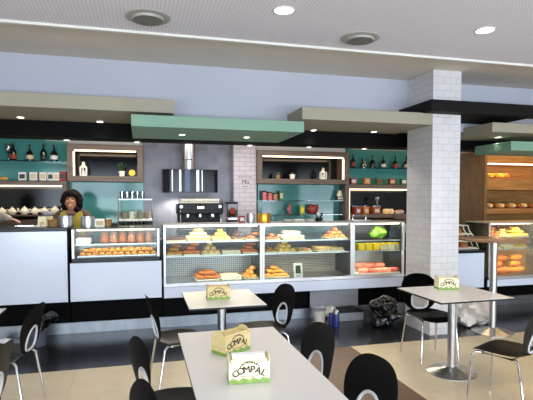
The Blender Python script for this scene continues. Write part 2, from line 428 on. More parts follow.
for px, py, lb in ((67, 140, 'small downlight in the black bulkhead over the liquor bottles'), (137, 142.3, 'small downlight in the black bulkhead above the first lantern box'),
                   (248, 146, 'small downlight in the black bulkhead over the brick pilaster'), (306, 147.7, 'small downlight in the black bulkhead above the second lantern box'),
                   (360.5, 149.3, 'small downlight in the black bulkhead near the tiled column')):
    p = P(px, py, Z=2.31); p.y = min(max(p.y, 5.84), 6.04); lamp2.put((p.x, p.y, 2.31), 0, lb, scale=(.75, .8, 1)); spotl((p.x, p.y, 2.27), 7, 1.9)
def ceil_vent():
    t = thing('ceiling_vent', 'x', 'ceiling vent')
    R = .178
    MB().lathe([(R - .03, 0), (R, 0), (R, -.006), (R - .02, -.014), (R - .03, -.012)], seg=40).build('outer_ring', M['ventg'], t, True)
    MB().lathe([(0, -.002), (R - .03, -.002), (R - .03, 0), (0, 0)], seg=40).build('throat', M['ventd'], t)
    for r in (.132, .1, .068):
        MB().lathe([(r - .014, -.03 + (.132 - r) * .1), (r, -.004), (r - .004, -.004), (r - .018, -.028 + (.132 - r) * .1), (r - .014, -.03 + (.132 - r) * .1)], seg=36).build('louvre_ring', M['ventg'], t, True)
    MB().lathe([(0, -.03), (.03, -.03), (.04, -.01), (0, -.01)], seg=24).build('centre_disc', M['ventg'], t, True)
    return t
vent = Repeat(ceil_vent())
for px, py, lb in ((148, 17, 'round grey ceiling vent with concentric rings, above the mint canopy'), (360, 38, 'round grey ceiling vent with concentric rings, between the two big downlights')):
    p = P(px, py, Z=3.08); vent.put(p, 0, lb)

# general lights of the serving area (behind the bulkhead) and of the shelves
area('kitchen_ceiling_lamp', (0.6, 7.0, 2.70), (0, 0, 0), 4.5, .3, 75, (255, 244, 232))
area('kitchen_ceiling_lamp', (5.8, 7.0, 2.70), (0, 0, 0), 3.0, .3, 32, (255, 214, 160))
wd = bpy.data.worlds.new('world'); SC.world = wd; wd.use_nodes = True
wd.node_tree.nodes['Background'].inputs[0].default_value = (.75, .85, 1, 1); wd.node_tree.nodes['Background'].inputs[1].default_value = .6
SC.view_settings.view_transform = 'Standard'; SC.view_settings.look = 'None'; SC.view_settings.gamma = 1; SC.view_settings.use_curve_mapping = False
SC.view_settings.exposure = -.34

# ------------------------------------------------------------------ counters
YC = 6.05                                        # face of the counter fronts
ztop = PZ(30, 228, YC)
def counter(name, label, x0, x1, z0, z1, top=True, depth=.66, dividers=()):
    """white laminate counter block: black plinth, white front, carcass, black stone top"""
    t = thing(name, label, 'counter', ((x0 + x1) / 2, YC, 0)); c = (x0 + x1) / 2
    MB().box(x0 - c, x1 - c, .12, depth, 0, z0 + .02).build('plinth', M['black'], t)
    MB().box(x0 - c, x1 - c, .021, depth, z0 + .02, z1 - .002).build('carcass', M['black'], t)
    xs = [x0] + list(dividers) + [x1]
    for a, b in zip(xs, xs[1:]):
        MB().box(a - c + .008, b - c - .008, 0, .02, z0, z1 - .004, .002).build('front_panel', M['white'], t)
    if top: MB().box(x0 - c - .0, x1 - c + .0, -.02, depth + .02, z1, z1 + .04, .003).build('counter_top', M['ctop'], t)
    return t
xA0, xA1 = PX(68, YC), PX(161.5, YC)
counter('service_counter', 'white panelled service counter with black stone top at the left', -3.1, xA0 - .012, .40, ztop - .04, depth=.55)
xB1 = PX(405, YC)
zBb = PZ(210, 283, YC)                            # sill of the big cases
zAb = PZ(110, 262, YC)                            # sill of the small case
zA1 = PZ(110, 228, YC)
counter('service_counter', 'white panelled counter carrying the small pastry case beside the black divider', xA0, xA1, .40, zAb, top=False)
counter('service_counter', 'long low white counter base under the three tall display cases', xA1 + .012, xB1, .385, zBb - .03, top=False)
xD1 = PX(486, YC)
counter('service_counter', 'low white counter with black top just beyond the tiled column', 3.9, xD1, PZ(470, 288, YC), PZ(470, 253, YC), depth=.6)
xE0, xE1 = PX(489, YC), 8.1
counter('service_counter', 'white counter base under the bread case at the far right', xE0, xE1, PZ(505, 286, YC), PZ(505, 279, YC), top=False)

# ------------------------------------------------------------------ display cases
GL = M['glass']
CASES = []
def case(label, x0, x1, z0, z1, shelves, depth=.62, lo_back=None, post_l=True, post_r=True, base=.03, basem='steel', lip=True, power=7, lcol=(255, 236, 208), backm='perf', zback=None):
    t = thing('display_case', label, 'display case', (x0, YC, z0)); W = x1 - x0; H = z1 - z0; CASES.append((x0, x1))
    MB().box(0, W, 0, depth, 0, base).build('deck', M[basem], t)
    if lip: MB().box(0, W, -.006, .016, 0, base + .012).build('front_rail', M['alu'], t)
    MB().box(0, W, .0, depth * .9, H - .014, H, .003).build('top_shelf', M['alu'] if power > 6 else GL, t)
    for k, (a, ok) in enumerate(((0, post_l), (W - .028, post_r))):
        if ok: MB().box(a, a + .028, 0, .03, base, H - .014, .003).build('post', M['alu'], t)
    for a in (.004, W - .012):
        MB().box(a, a + .008, .03, depth - .02, base, H - .014).build('side_glass', GL, t)
    MB().box(.028, W - .028, .008, .015, base + .01, H - .014).build('front_glass', GL, t)
    zb = zback if zback else H * .46
    MB().box(.012, W - .012, depth - .02, depth, base, zb).build('back_panel', M[backm], t)
    for zs in shelves:
        s = MB().box(.014, W - .014, .09, depth - .05, zs - z0 - .008, zs - z0).build('glass_shelf', M['glass3'], t)
        MB().box(.014, W - .014, .078, .09, zs - z0 - .012, zs - z0 + .004).build('shelf_rail', M['alu'], s)
    lt = MB().tube([(.05, .07, H - .026), (W - .05, .07, H - .026)], .009).build('light_tube', M['tube'], t)
    area('case_light', (x0 + W / 2, YC + .12, z1 - .03), (math.radians(-12), 0, 0), W * .9, .05, power * 1.35 * W, lcol)
    if len(shelves) > 1:
        area('case_shelf_light', (x0 + W / 2, YC + .1, shelves[-1] - .02), (math.radians(-8), 0, 0), W * .9, .04, power * 1.2 * W, lcol)
    return t
zB1 = PZ(163, 225, YC)
zs1, zs2 = PZ(210, 241.5, YC + .08), PZ(210, 255.5, YC + .08)
X1, X2, X3 = PX(163, YC), PX(262.5, YC), PX(353.5, YC)
case('small low pastry case between the steel canisters and the tall display cases', xA0 + .03, xA1 - .03, zAb + .002, zA1, [PZ(110, 244, YC + .08)], basem='ctop', power=6, backm='alu', base=.05, lip=False)
case('tall display case with a perforated steel back, first of the three joined ones', X1, X2 - .003, zBb - .028, zB1, [zs1, zs2])
case('middle tall display case with a small card sign in it', X2, X3 - .003, zBb - .028, zB1, [zs1 - .01, zs2 + .0], backm='louvre')
case('narrow display case holding cured meat beside the tiled column', X3, xB1, zBb - .028, zB1, [zs1 - .035, zs2 - .0], backm='alu')
zE0, zE1 = PZ(505, 279, YC) + .002, PZ(505, 222.5, YC)
zse1, zse2 = PZ(510, 237.5, YC + .08), PZ(510, 249, YC + .08)
case('bread display case beyond the high round table', xE0 + .02, xE1, zE0, zE1, [zse1, zse2], power=9, lcol=(255, 214, 150), backm='woodw')

# ------------------------------------------------------------------ pastries
def mk_croissant():
    b = MB(); n = 11
    pts = [(.05 * math.sin(a), .034 * math.cos(a) - .02, .022) for a in [(-1.9 + 3.8 * i / (n - 1)) for i in range(n)]]
    rad = [.006 + .02 * math.sin(PI * i / (n - 1)) ** .8 * (1 if i % 2 else .86) for i in range(n)]
    return b.tube(pts, .02, 9, radii=rad)
def mk_bun():
    b = MB(); return b.lathe([(0, 0), (.036, 0), (.045, .012), (.044, .026), (.034, .042), (.018, .05), (0, .052)], seg=16)
def mk_roll():
    n = 9; return MB().tube([(-.06 + .12 * i / (n - 1), 0, .026) for i in range(n)], .02, 10, radii=[.008 + .02 * math.sin(PI * (i + .4) / (n - .2)) ** .5 for i in range(n)])
def mk_dough():
    n = 16; return MB().tube([(.03 * math.cos(2 * PI * k / n), .03 * math.sin(2 * PI * k / n), .019) for k in range(n)], .019, 9, closed=True)
def mk_slice():
    return MB().prism([(-.045, -.03), (.045, -.03), (.05, .0), (.045, .03), (-.045, .03), (-.05, 0)], 0, .045)
def mk_loaf():
    n = 9; return MB().tube([(-.13 + .26 * i / (n - 1), 0, .045) for i in range(n)], .04, 12, radii=[.018 + .032 * math.sin(PI * (i + .5) / n) ** .5 for i in range(n)])
KIND = {'croissant': mk_croissant, 'bun': mk_bun, 'bread_roll': mk_roll, 'doughnut': mk_dough, 'cake_slice': mk_slice, 'bread_loaf': mk_loaf}
protos = {}
def pastry_at(kind, mk, loc, rz, label, group, scale=1, rx=0):
    k = (kind, mk)
    if k not in protos:
        if kind == 'custard_tart':
            o = thing('custard_tart', 'x', 'pastry')
            MB().lathe([(0, 0), (.026, 0), (.04, .03), (.036, .03), (.034, .024), (0, .024)], seg=18).build('pastry_shell', M['p_gold'], o, True)
            MB().lathe([(0, .024), (.034, .024), (.03, .031), (0, .034)], seg=18).build('filling', M[mk], o, True)
        else:
            o = KIND[kind]().build(kind, M[mk], None, kind != 'cake_slice')
            tag(o, 'x', 'bread' if 'bread' in kind else 'cake' if 'cake' in kind else 'pastry')
        protos[k] = o; new = o
    else:
        new = dup(protos[k], loc)
    new.location = loc; new.rotation_euler = (rx, 0, rz); new.scale = (scale,) * 3
    new['label'] = label; new['group'] = group
    return new
def tray(label, x0, x1, y0, y1, z, m='alu', name='serving_tray', h=.02):
    t = thing(name, label, 'tray', ((x0 + x1) / 2, (y0 + y1) / 2, z)); a, b = (x1 - x0) / 2, (y1 - y0) / 2
    MB().box(-a, a, -b, b, 0, .006, .002).build('tray_base', M[m], t)
    r = MB(); r.box(-a, a, -b, -b + .006, .006, h); r.box(-a, a, b - .006, b, .006, h); r.box(-a, -a + .006, -b, b, .006, h); r.box(a - .006, a, -b, b, .006, h)
    r.build('tray_rim', M[m], t); return t
def fill(px0, px1, z, kind, mk, nx, ny, layers, tlabel, plabel, group, ytray=(6.17, 6.5), trm='wcart', scale=1.0, h=.05, yc=None):
    """a tray on a shelf with rows of the same pastry on it"""
    ym = sum(ytray) / 2
    x0, x1 = PX(px0, ytray[0]), PX(px1, ytray[0])
    for ca, cb in CASES:
        if ca < (x0 + x1) / 2 < cb: x0, x1 = max(x0, ca + .022), min(x1, cb - .022)
    sx, sy, sz = {'croissant': (.125, .085, .05), 'bun': (.092, .092, .053), 'bread_roll': (.122, .062, .054), 'doughnut': (.1, .1, .039), 'cake_slice': (.102, .066, .046), 'custard_tart': (.082, .082, .035), 'bread_loaf': (.2, .13, .1)}[kind]
    sx, sy, h = sx * scale * .86, sy * scale * .9, sz * scale
    if kind not in ('cake_slice', 'custard_tart'): layers = min(3, layers + 1)
    nx = max(1, min(nx, int((x1 - x0) / sx + .3))); ny = max(1, int((ytray[1] - ytray[0]) / sy))
    if tlabel: tray(tlabel, x0, x1, ytray[0], ytray[1], z + .001, trm); z += .008
    for l in range(layers):
        mx, my = max(1, nx - l), max(1, ny - l)
        for i in range(mx):
            for j in range(my):
                u = (i + .5 + (l * .5)) / nx; v = (j + .5 + l * .5) / ny
                pastry_at(kind, mk, (x0 + .012 + (x1 - x0 - .024) * u + random.uniform(-.006, .006), ytray[0] + .02 + (ytray[1] - ytray[0] - .04) * v, z + l * h * .9 + .002 + (.006 if 'bread' in kind else 0)),
                          random.uniform(-.25, .25) * (1 + l), plabel, group, scale * random.uniform(.9, 1.02))
s1, s2, s2b = zs1 + .001, zs2 + .001, zBb + .004
# first tall case
fill(166, 186, s1, 'cake_slice', 'p_choc', 3, 3, 1, 'white tray with dark cakes at the left end of the first case, upper shelf', 'dark chocolate cake slice at the left end of the upper shelf', 'chocolate slices, first case')
fill(187, 211, s1, 'bread_roll', 'p_pale', 3, 3, 2, 'white tray of pale rolls, first case upper shelf', 'pale sugared roll on the upper shelf of the first tall case', 'pale rolls, first case')
fill(213, 231, s1, 'bun', 'p_yellow', 3, 3, 2, 'white tray of yellow glazed buns, first case upper shelf', 'yellow glazed bun on the upper shelf of the first tall case', 'yellow buns, first case')
fill(232, 244, s1, 'doughnut', 'p_choc', 2, 3, 2, 'white tray of dark doughnuts, first case upper shelf', 'dark glazed doughnut on the upper shelf of the first tall case', 'doughnuts, first case')
fill(246, 261, s1, 'croissant', 'p_brown', 2, 3, 3, 'white tray of brown croissants, first case upper shelf', 'brown croissant piled at the right end of the upper shelf, first tall case', 'brown croissants, first case')
fill(166, 182, s2, 'croissant', 'p_gold', 2, 3, 2, 'white tray of golden croissants, first case lower shelf', 'golden croissant at the left end of the lower shelf, first tall case', 'golden croissants, first case')
fill(183, 200, s2, 'bread_roll', 'p_orange', 2, 4, 3, 'white tray of orange-brown rolls, first case lower shelf', 'orange-brown roll in the heap on the lower shelf, first tall case', 'orange rolls, first case')
fill(201, 221, s2, 'bun', 'p_pale', 3, 3, 2, 'white tray of floury buns, first case lower shelf', 'pale floury bun on the lower shelf, first tall case', 'floury buns, first case')
fill(222, 241, s2, 'cake_slice', 'p_white_ic', 3, 3, 1, 'white tray of iced slices, first case lower shelf', 'white iced cake slice on the lower shelf, first tall case', 'iced slices, first case')
fill(243, 261, s2, 'croissant', 'p_orange', 3, 3, 2, 'white tray of toasted croissants, first case lower shelf', 'toasted croissant at the right end of the lower shelf, first tall case', 'toasted croissants, first case')
fill(196, 220, s2b, 'bread_roll', 'p_brown', 3, 2, 1, 'flat white tray with brown sausage rolls on the case floor', 'brown sausage roll on the floor tray of the first tall case', 'sausage rolls on the case floor', trm='card')
fill(222, 242, s2b, 'cake_slice', 'p_white_ic', 3, 2, 1, 'flat white tray with cream slices on the case floor', 'cream slice on the floor tray of the first tall case', 'cream slices on the case floor', trm='card')
fill(246, 261, s2b, 'bun', 'p_gold', 2, 3, 2, 'flat tray of golden buns on the floor of the first case', 'golden bun on the floor of the first tall case', 'golden buns on the case floor')
# middle case
fill(266, 281, s1 - .01, 'doughnut', 'p_brown', 2, 3, 1, 'white tray of brown doughnuts, middle case upper shelf', 'brown doughnut on the upper shelf of the middle case', 'doughnuts, middle case')
fill(283, 305, s1 - .01, 'bread_roll', 'p_white_ic', 3, 2, 1, 'white tray of iced rolls, middle case upper shelf', 'white iced roll on the upper shelf of the middle case', 'iced rolls, middle case')
fill(330, 351, s1 - .01, 'bun', 'p_orange', 3, 3, 2, 'white tray of orange buns, middle case upper shelf', 'orange toasted bun on the upper shelf of the middle case', 'orange buns, middle case')
fill(265, 277, s2, 'custard_tart', 'p_yellow', 2, 3, 2, 'white tray of custard tarts beside the first post, middle case lower shelf', 'custard tart at the left end of the lower shelf, middle case', 'custard tarts beside the post')
fill(278, 297, s2, 'bun', 'p_yellow', 3, 3, 2, 'white tray of yellow buns, middle case lower shelf', 'yellow bun on the lower shelf of the middle case', 'yellow buns, middle case')
fill(298, 313, s2, 'custard_tart', 'p_white_ic', 3, 3, 1, 'white tray of pale tarts, middle case lower shelf', 'pale cream tart on the lower shelf of the middle case', 'pale tarts, middle case')
fill(318, 345, s2, 'cake_slice', 'p_pale', 4, 2, 1, 'white tray of pale slices at the right end of the lower shelf, middle case', 'pale cake slice on the lower shelf of the middle case', 'pale slices, middle case')
fill(264, 290, s2b, 'croissant', 'p_gold', 4, 3, 4, 'wide tray under the golden croissant heap on the floor of the middle case', 'golden croissant in the heap on the floor of the middle case', 'croissant heap, middle case')
# small case by the till
za = zAb + .053
fill(76, 157, za, 'bun', 'p_gold', 12, 3, 1, 'long steel tray of golden buns in the small case', 'small golden bun in the small pastry case', 'golden buns, small case', trm='alu', ytray=(6.12, 6.42), scale=.9)
# bread case at the far right
e1, e2, e3 = zse1 + .001, zse2 + .001, zE0 + .032
for a, b, kk, mk, nm in ((492, 503, 'bun', 'p_brown', 'brown buns'), (504, 513, 'doughnut', 'p_pale', 'pale rings'), (514, 531, 'croissant', 'p_yellow', 'yellow croissants')):
    fill(a, b, e1, kk, mk, 3 if b < 515 else 4, 3, 2, 'white tray of %s on the top shelf of the bread case' % nm, '%s on the top shelf of the bread case, one of the %s' % ({'bun': 'brown bun', 'doughnut': 'pale ring', 'croissant': 'yellow croissant'}[kk], nm), nm + ', bread case')
for a, b, kk, mk, nm, sg in ((491, 504, 'bun', 'p_pale', 'floury buns', 'floury bun'), (505, 516, 'bread_roll', 'p_white_ic', 'iced rolls', 'iced roll'), (517, 531, 'bun', 'p_yellow', 'yellow buns', 'yellow bun')):
    fill(a, b, e2, kk, mk, 3, 3, 2, 'white tray of %s on the second shelf of the bread case' % nm, '%s on the second shelf of the bread case' % sg, nm + ', bread case')
fill(497, 514, e3, 'bread_loaf', 'p_orange', 2, 3, 3, 'wicker-brown tray of orange loaves on the floor of the bread case', 'orange crusted loaf on the floor of the bread case', 'loaves, bread case', trm='straw', h=.08)
fill(516, 532, e3, 'bread_loaf', 'p_gold', 2, 3, 3, 'wicker-brown tray of golden loaves on the floor of the bread case', 'golden loaf at the far end of the bread case floor', 'golden loaves, bread case', trm='straw', h=.08)
# dark jars among the pastries
def jar(x, y, z, r, h, m, label, name='glass_jar', cat='jar', lid='foil'):
    t = thing(name, label, cat, (x, y, z))
    MB().lathe([(0, 0), (r, 0), (r, h * .78), (r * .8, h * .86), (0, h * .86)], seg=18).build('jar_body', M[m], t, True)
    MB().lathe([(0, h * .84), (r * .86, h * .84), (r * .86, h), (0, h)], seg=18).build('lid', M[lid], t, True)
    return t
jar(PX(176, 6.5), 6.545, s2, .035, .1, 'bottle', 'dark jar standing behind the golden croissants in the first case')
# small case upper shelf: bags of cookies, two white trays
zu = PZ(110, 244, YC + .08) + .001
def pouch(name, label, cat, x, y, z, w, d, h, m, group=None):
    b = MB(); b.lathe([(0, 0), (.5, 0), (.55, .25), (.5, .6), (.36, .85), (.3, 1)], seg=14)
    for v in b.bm.verts: v.co = Vector((v.co.x * w * random.uniform(.94, 1.06), v.co.y * d, v.co.z * h))
    o = b.build(name, M[m], None, True); o.location = (x, y, z); return tag(o, label, cat, group)
for k, px in enumerate((104, 113, 122, 131, 140, 149)):
    pouch('cookie_bag', 'clear bag of brown cookies in a row on the shelf of the small case', 'cookie bag', PX(px, 6.42), 6.42, zu, .1, .11, .135, 'brownp' if k % 2 else 'p_brown', 'cookie bags, small case')
tray('white plastic tray standing at the left end of the small case shelf', PX(73, 6.2) + .02, PX(89, 6.2), 6.2, 6.42, zu, 'card', 'plastic_tray', .06)
# narrow case: green bag, yellow cartons, meat
y3a, y3b, y3c = zs1 - .034, zs2 + .001, zBb + .004
b = MB(); b.ball((0, 0, .09), .1, (1.3, .8, .8), 24); b.crumple(.03, 14)
o = b.build('plastic_bag', M['green'], None, True); o.location = (PX(379, 6.32), 6.32, y3a); tag(o, 'lime green plastic bag of salad on the top shelf of the narrow case', 'bag')
o = tag(MB().lathe([(0, 0), (.05, 0), (.05, .09), (.04, .1), (0, .1)], seg=16).build('deli_tub', M['bottle'], None, True), 'dark tub on the top shelf of the narrow case', 'tub'); o.location = (PX(396, 6.35), 6.35, y3a)
for k in range(6):
    m = 'ycart' if k < 3 else 'wcart'
    t = thing('carton', ('yellow carton' if k < 3 else 'yellow and white carton') + ' in the row on the lower shelf of the narrow case', 'carton', (PX(358.5 + 7.6 * k, 6.25) + .03, 6.25, y3b), 0, 'yellow cartons' if k < 3 else 'white cartons')
    MB().box(-.042, .042, -.06, .06, 0, .07, .004).build('carton_body', M[m], t); MB().box(-.043, .043, -.061, .061, .07, .092, .004).build('lid', M['ycart'], t)
tray('white tray under the cured meat in the narrow case', PX(356, 6.14), PX(402, 6.14) - .02, 6.14, 6.55, y3c, 'card')
for k in range(9):
    m = 'meat' if (k % 3) != 1 else 'meatr'
    o = MB().tube([(-.09 + .03 * i, .012 * math.sin(i * 1.3), .03) for i in range(7)], .03, 10, radii=[.016, .034, .04, .04, .038, .03, .014]).build('cured_sausage', M[m], None, True)
    o.location = (PX(362.5 + 7.6 * (k % 5), 6.22) + .02, 6.22 + .17 * (k // 5), y3c + .012 + .05 * (k // 5)); o.rotation_euler = (0, 0, random.uniform(-.5, .5))
    tag(o, 'plump %s cured sausage in the heap on the narrow case floor' % ('pink' if m == 'meat' else 'red'), 'meat', m == 'meat' and 'pink sausages' or 'red sausages')
# card sign in the middle case
t = thing('sign_card', 'small white card with a dark green picture leaning in the middle case', 'sign', (PX(299, 6.09), 6.10, zBb + .004)); t.rotation_euler = (math.radians(-10), 0, 0)
ch = PZ(299, 259, 6.1) - PZ(299, 274, 6.1)
MB().box(-.062, .062, 0, .004, 0, ch).build('card', M['card'], t)
MB().box(-.036, .036, -.002, 0, ch * .3, ch * .84).build('printed_picture', M['cardg'], t)
MB().box(-.03, .03, -.002, 0, ch * .12, ch * .17).build('printed_line', M['cardg'], t)

# ------------------------------------------------------------------ back wall
YF, YG = 7.92, 8.2                               # fronts of the wooden units, face of the glass / tile cladding
def panel(name, label, cat, m, a, b, ya, yb_, Y=YG, d=None, bev=.002):
    x0, x1 = PX(a, Y), PX(b, Y); z1, z0 = PZ((a + b) / 2, ya, Y), PZ((a + b) / 2, yb_, Y)
    return tag(MB().box(x0, x1, Y, d or YW - .005, z0, z1, bev).build(name, M[m]), label, cat)
zc = 2.7
def clad(name, label, cat, m, a, b, z0, z1, Y=YG):
    return tag(MB().box(PX(a, Y), PX(b, Y), Y, YW - .002, z0, z1).build(name, M[m]), label, cat)
clad('glass_wall_panel', 'dark teal back-painted glass behind the liquor bottles over the teapots', 'wall panel', 'teal', -40, 68.5, PZ(30, 185, YG), zc)
clad('glass_wall_panel', 'teal back-painted glass behind the person in the yellow top', 'wall panel', 'teal', 68.7, 143.5, .9, PZ(105, 178, YG))
w = tag(MB().box(PX(143.7, YG), PX(232.8, YG), YG, YW - .002, .9, zc).build('stone_wall_panel', M['stone']), 'grey stone-tiled wall panel behind the black hood', 'wall panel')
clad('glass_wall_panel', 'teal back-painted glass behind the sweets, under the second lantern box', 'wall panel', 'teal', 258, 347, .9, PZ(300, 180, YG))
clad('glass_wall_panel', 'teal back-painted glass behind the bottles nearest the tiled column', 'wall panel', 'teal', 347.3, 430, PZ(380, 188, YG), zc)
# white brick pilaster with its little painted sign
t = thing('brick_pilaster', 'narrow white brick pilaster between the stone wall and the second lantern box', 'pilaster', (PX(245, 8.02), 8.02, .9))
pw = PX(255.4, 8.02) - PX(233, 8.02)
MB().box(-pw / 2, pw / 2, 0, YW - 8.025, 0, zc - .9).build('brick_face', M['tile2'], t)
sg = MB(); zt = PZ(246, 177, 8.02) - .9; sg.box(-.12, .12, -.004, 0, zt - .004, zt + .004)
sg.box(-.045, .045, -.004, 0, PZ(246, 186.4, 8.02) - .9 - .006, PZ(246, 186.4, 8.02) - .9 + .004)
me = text_mesh('M\u00fa'); sg.add_mesh(me, Matrix.Translation((.01, -.003, PZ(246, 184, 8.02) - .9)) @ Matrix.Rotation(PI / 2, 4, 'X') @ Matrix.Scale(.1, 4))
sg.build('painted_sign', M['ink'], t)
# wooden boxes with lit edges
def frame_box(label, a, b, ya, yb_, led=('top', 'left'), th=.085, name='display_niche', inner='bglass', legs=None):
    x0, x1 = PX(a, YF), PX(b, YF); z1, z0 = PZ(a, ya, YF), PZ((a + b) / 2, yb_, YF); W, H = x1 - x0, z1 - z0
    t = thing(name, label, 'display niche', (x0, YF, z0)); D = YW - .004 - YF
    f = MB(); f.box(0, W, 0, D, H - th, H, .003); f.box(0, W, 0, D, 0, th, .003); f.box(0, th, 0, D, th, H - th, .003); f.box(W - th, W, 0, D, th, H - th, .003)
    f.build('wooden_frame', M['wood'], t)
    MB().box(th, W - th, D - .02, D, th, H - th).build('mirror_back', M[inner], t)
    e = MB()
    if 'top' in led: e.box(th + .02, W - th - .02, .03, .06, H - th - .022, H - th - .001)
    if 'left' in led: e.box(th + .001, th + .022, .03, .06, th + .0, H - th - .03)
    if 'right' in led: e.box(W - th - .022, W - th - .001, .03, .06, th + .0, H - th - .03)
    e.build('led_strip', M['led'], t)
    area('led_light', (x0 + W / 2, YF + .06, z1 - th - .03), (math.radians(20), 0, 0), W * .8, .03, 2.2, (255, 222, 184))
    return t, z0 + th, x0 + th, x1 - th
n1, zn1, _, _ = frame_box('wooden lit display niche with a white lantern and pot, above the person', 67.5, 143.3, 143.5, 181.5)
n2, zn2, _, _ = frame_box('wooden lit display niche with a lantern and two pots, right of the brick pilaster', 257.5, 349, 150, 184, led=('top', 'right'))
# teapot niche and sweets niche
n3, zn3, _, _ = frame_box('wooden lit niche with white teapots at the left end', -42, 67.2, 180.5, 224, led=('top',), th=.06)
n4, zn4, _, _ = frame_box('dark wooden niche with packed sweets beside the tiled column', 345.5, 430, 184.5, 224, led=('top', 'left'), th=.075)
# raised shelf boards inside the two low niches
ztp = PZ(30, 214.8, YF + .05)
ln = n3.location
MB().box(PX(-40, YF + .08) - ln.x, PX(62.8, YF + .08) - ln.x, .02, .3, ztp - .02 - ln.z, ztp - ln.z).build('shelf_board', M['wood'], n3)
zsw = PZ(375, 214, YF + .05)
tag(MB().box(PX(353, YF), PX(394, YF), YF + .01, YF + .3, zsw - .07, zsw, .004).build('wooden_crate', M['wood']), 'pale wooden crate carrying the packed sweets', 'crate')
# chrome dark side panel / right bread shelving
x0, x1 = PX(460, 7.2), PX(486.5, 7.6)
zR = 2.5
t = thing('bread_shelving', 'amber lit wooden bread shelving beyond the tiled column', 'shelving', (PX(487, 7.47), 7.47, 0)); bx = PX(487, 7.47)
W = 8.0 - bx
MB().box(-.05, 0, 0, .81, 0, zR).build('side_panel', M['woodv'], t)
MB().box(0, W, .77, .81, 0, zR).build('back_panel', M['woodw'], t)
MB().box(0, W, 0, .77, zR - .22, zR).build('top_board', M['woodw'], t)
shz = []
for ya, yb_ in ((178.5, 190), (208.5, 213.5), (229, 233)):
    z1, z0 = PZ(510, ya, 7.47), PZ(510, yb_, 7.47); shz.append(z1)
    MB().box(0, W, .01, .77, z0, z1, .003).build('shelf', M['woodw'], t)
l_ = MB(); l_.box(.02, W, .05, .08, zR - .245, zR - .222); l_.build('led_strip', M['led'], t)
area('shelf_led_light', (bx + 1.2, 7.58, zR - .26), (math.radians(25), 0, 0), 2.2, .04, 12, (255, 196, 120))
area('shelf_led_light', (bx + 1.2, 7.56, shz[0] - .14), (math.radians(15), 0, 0), 2.2, .04, 4, (255, 196, 120))
for k in range(4):
    pastry_at('bread_loaf', 'p_gold' if k % 2 else 'p_yellow', (PX(490 + 5.5 * k, 7.58), 7.66, shz[0] + .009), 1.5 + .15 * random.random(), 'golden loaf in the heap on the upper wooden bread shelf', 'loaves on the upper wooden shelf', 1)
for k in range(8):
    pastry_at('bread_loaf', 'p_brown' if k % 2 else 'p_pale', (PX(490 + 5.7 * k, 7.58), 7.66, shz[1] + .009), 1.5 + .15 * random.random(), 'crusty loaf in the row on the middle wooden bread shelf', 'loaves on the middle wooden shelf', 1)
for k in range(7):
    pastry_at('bread_loaf', 'p_brown', (PX(492 + 6 * k, 7.58), 7.68, shz[2] + .009), 1.5 + .15 * random.random(), 'dark loaf in the row on the lowest wooden bread shelf', 'loaves on the lowest wooden shelf', 1)
# glass shelves with bottles
def gshelf(label, a, b, y):
    z = PZ((a + b) / 2, y, 8.0); tag(MB().box(PX(a, 8.0), PX(b, 8.0), 7.98, YG - .001, z - .01, z).build('glass_shelf', M['glass2']), label, 'shelf'); return z
zL1 = gshelf('glass shelf carrying four liquor bottles, upper left', -40, 66, 160.2)
zR1 = gshelf('glass shelf carrying the liquor bottles beside the tiled column', 350, 425, 168.2)
zM1 = gshelf('glass shelf across the teal panel under the second lantern box', 260, 343, 200.5)
def bottle(label, x, y, z, h, r, body='bottle', lab='label', cap='foil', squat=False):
    t = thing('liquor_bottle', label, 'bottle', (x, y, z))
    p = [(0, 0), (r, 0), (r, h * .48), (r * .8, h * .6), (r * .32, h * .7), (r * .3, h * .92), (0, h * .92)] if not squat else [(0, 0), (r * 1.1, 0), (r * 1.2, h * .3), (r * .9, h * .55), (r * .35, h * .66), (r * .32, h * .9), (0, h * .9)]
    MB().lathe(p, seg=20).build('bottle_body', M[body], t, True)
    MB().lathe([(r * (1.2 if squat else 1.015), h * .1), (r * (1.21 if squat else 1.015), h * .34)], seg=20).build('paper_label', M[lab], t, True)
    MB().lathe([(0, h * .88), (r * .4, h * .88), (r * .4, h), (0, h)], seg=14).build('cap', M[cap], t, True)
    return t
for px, h, sq, lab, lb in ((14.3, .265, 0, 'labelr', 'liquor bottle with a small red label, first on the upper left shelf'), (30.8, .25, 1, 'label', 'squat liquor bottle with a yellowish label, second on the upper left shelf'),
                       (44.5, .27, 0, 'foil', 'plain dark slender bottle, third on the upper left shelf'), (55, .255, 1, 'labelw', 'squat dark bottle with a pale label, next to the first lantern niche')):
    bottle(lb, PX(px, 8.08), 8.08, zL1 + .001, h, .047, 'bottle', lab, squat=sq)
for px, h, sq, lab, lb in ((352.8, .24, 0, 'labelr', 'slim dark bottle at the niche end of the shelf by the column'), (372, .235, 1, 'foil', 'squat dark bottle behind the clear carafe by the column'),
                       (383, .225, 0, 'labelw', 'dark bottle with a white label, third on the shelf by the column'), (394.8, .23, 1, 'labelr', 'squat bottle with a reddish label on the shelf by the column'),
                       (406, .23, 0, 'label', 'last dark bottle half hidden behind the tiled column')):
    bottle(lb, PX(px, 8.08), 8.08, zR1 + .001, h, .045, 'bottleb' if sq else 'bottle', lab, squat=sq)
for px, z, lb in ((9.3, zL1, 'stemmed clear glass beside the first liquor bottle'), ):
    o = MB().lathe([(0, 0), (.035, 0), (.035, .005), (.006, .01), (.006, .09), (.04, .14), (.044, .2), (.036, .25), (.034, .25), (.042, .2), (.038, .14), (.003, .095), (0, .095)], seg=18).build('wine_glass', M['cup'], None, True)
    o.location = (PX(px, 8.08), 8.08, z + .001); tag(o, lb, 'glass')
o = MB().lathe([(0, 0), (.05, 0), (.055, .08), (.03, .13), (.04, .17), (.036, .17), (.026, .13), (.05, .08), (.046, .006), (0, .006)], seg=18).build('glass_carafe', M['cup'], None, True)
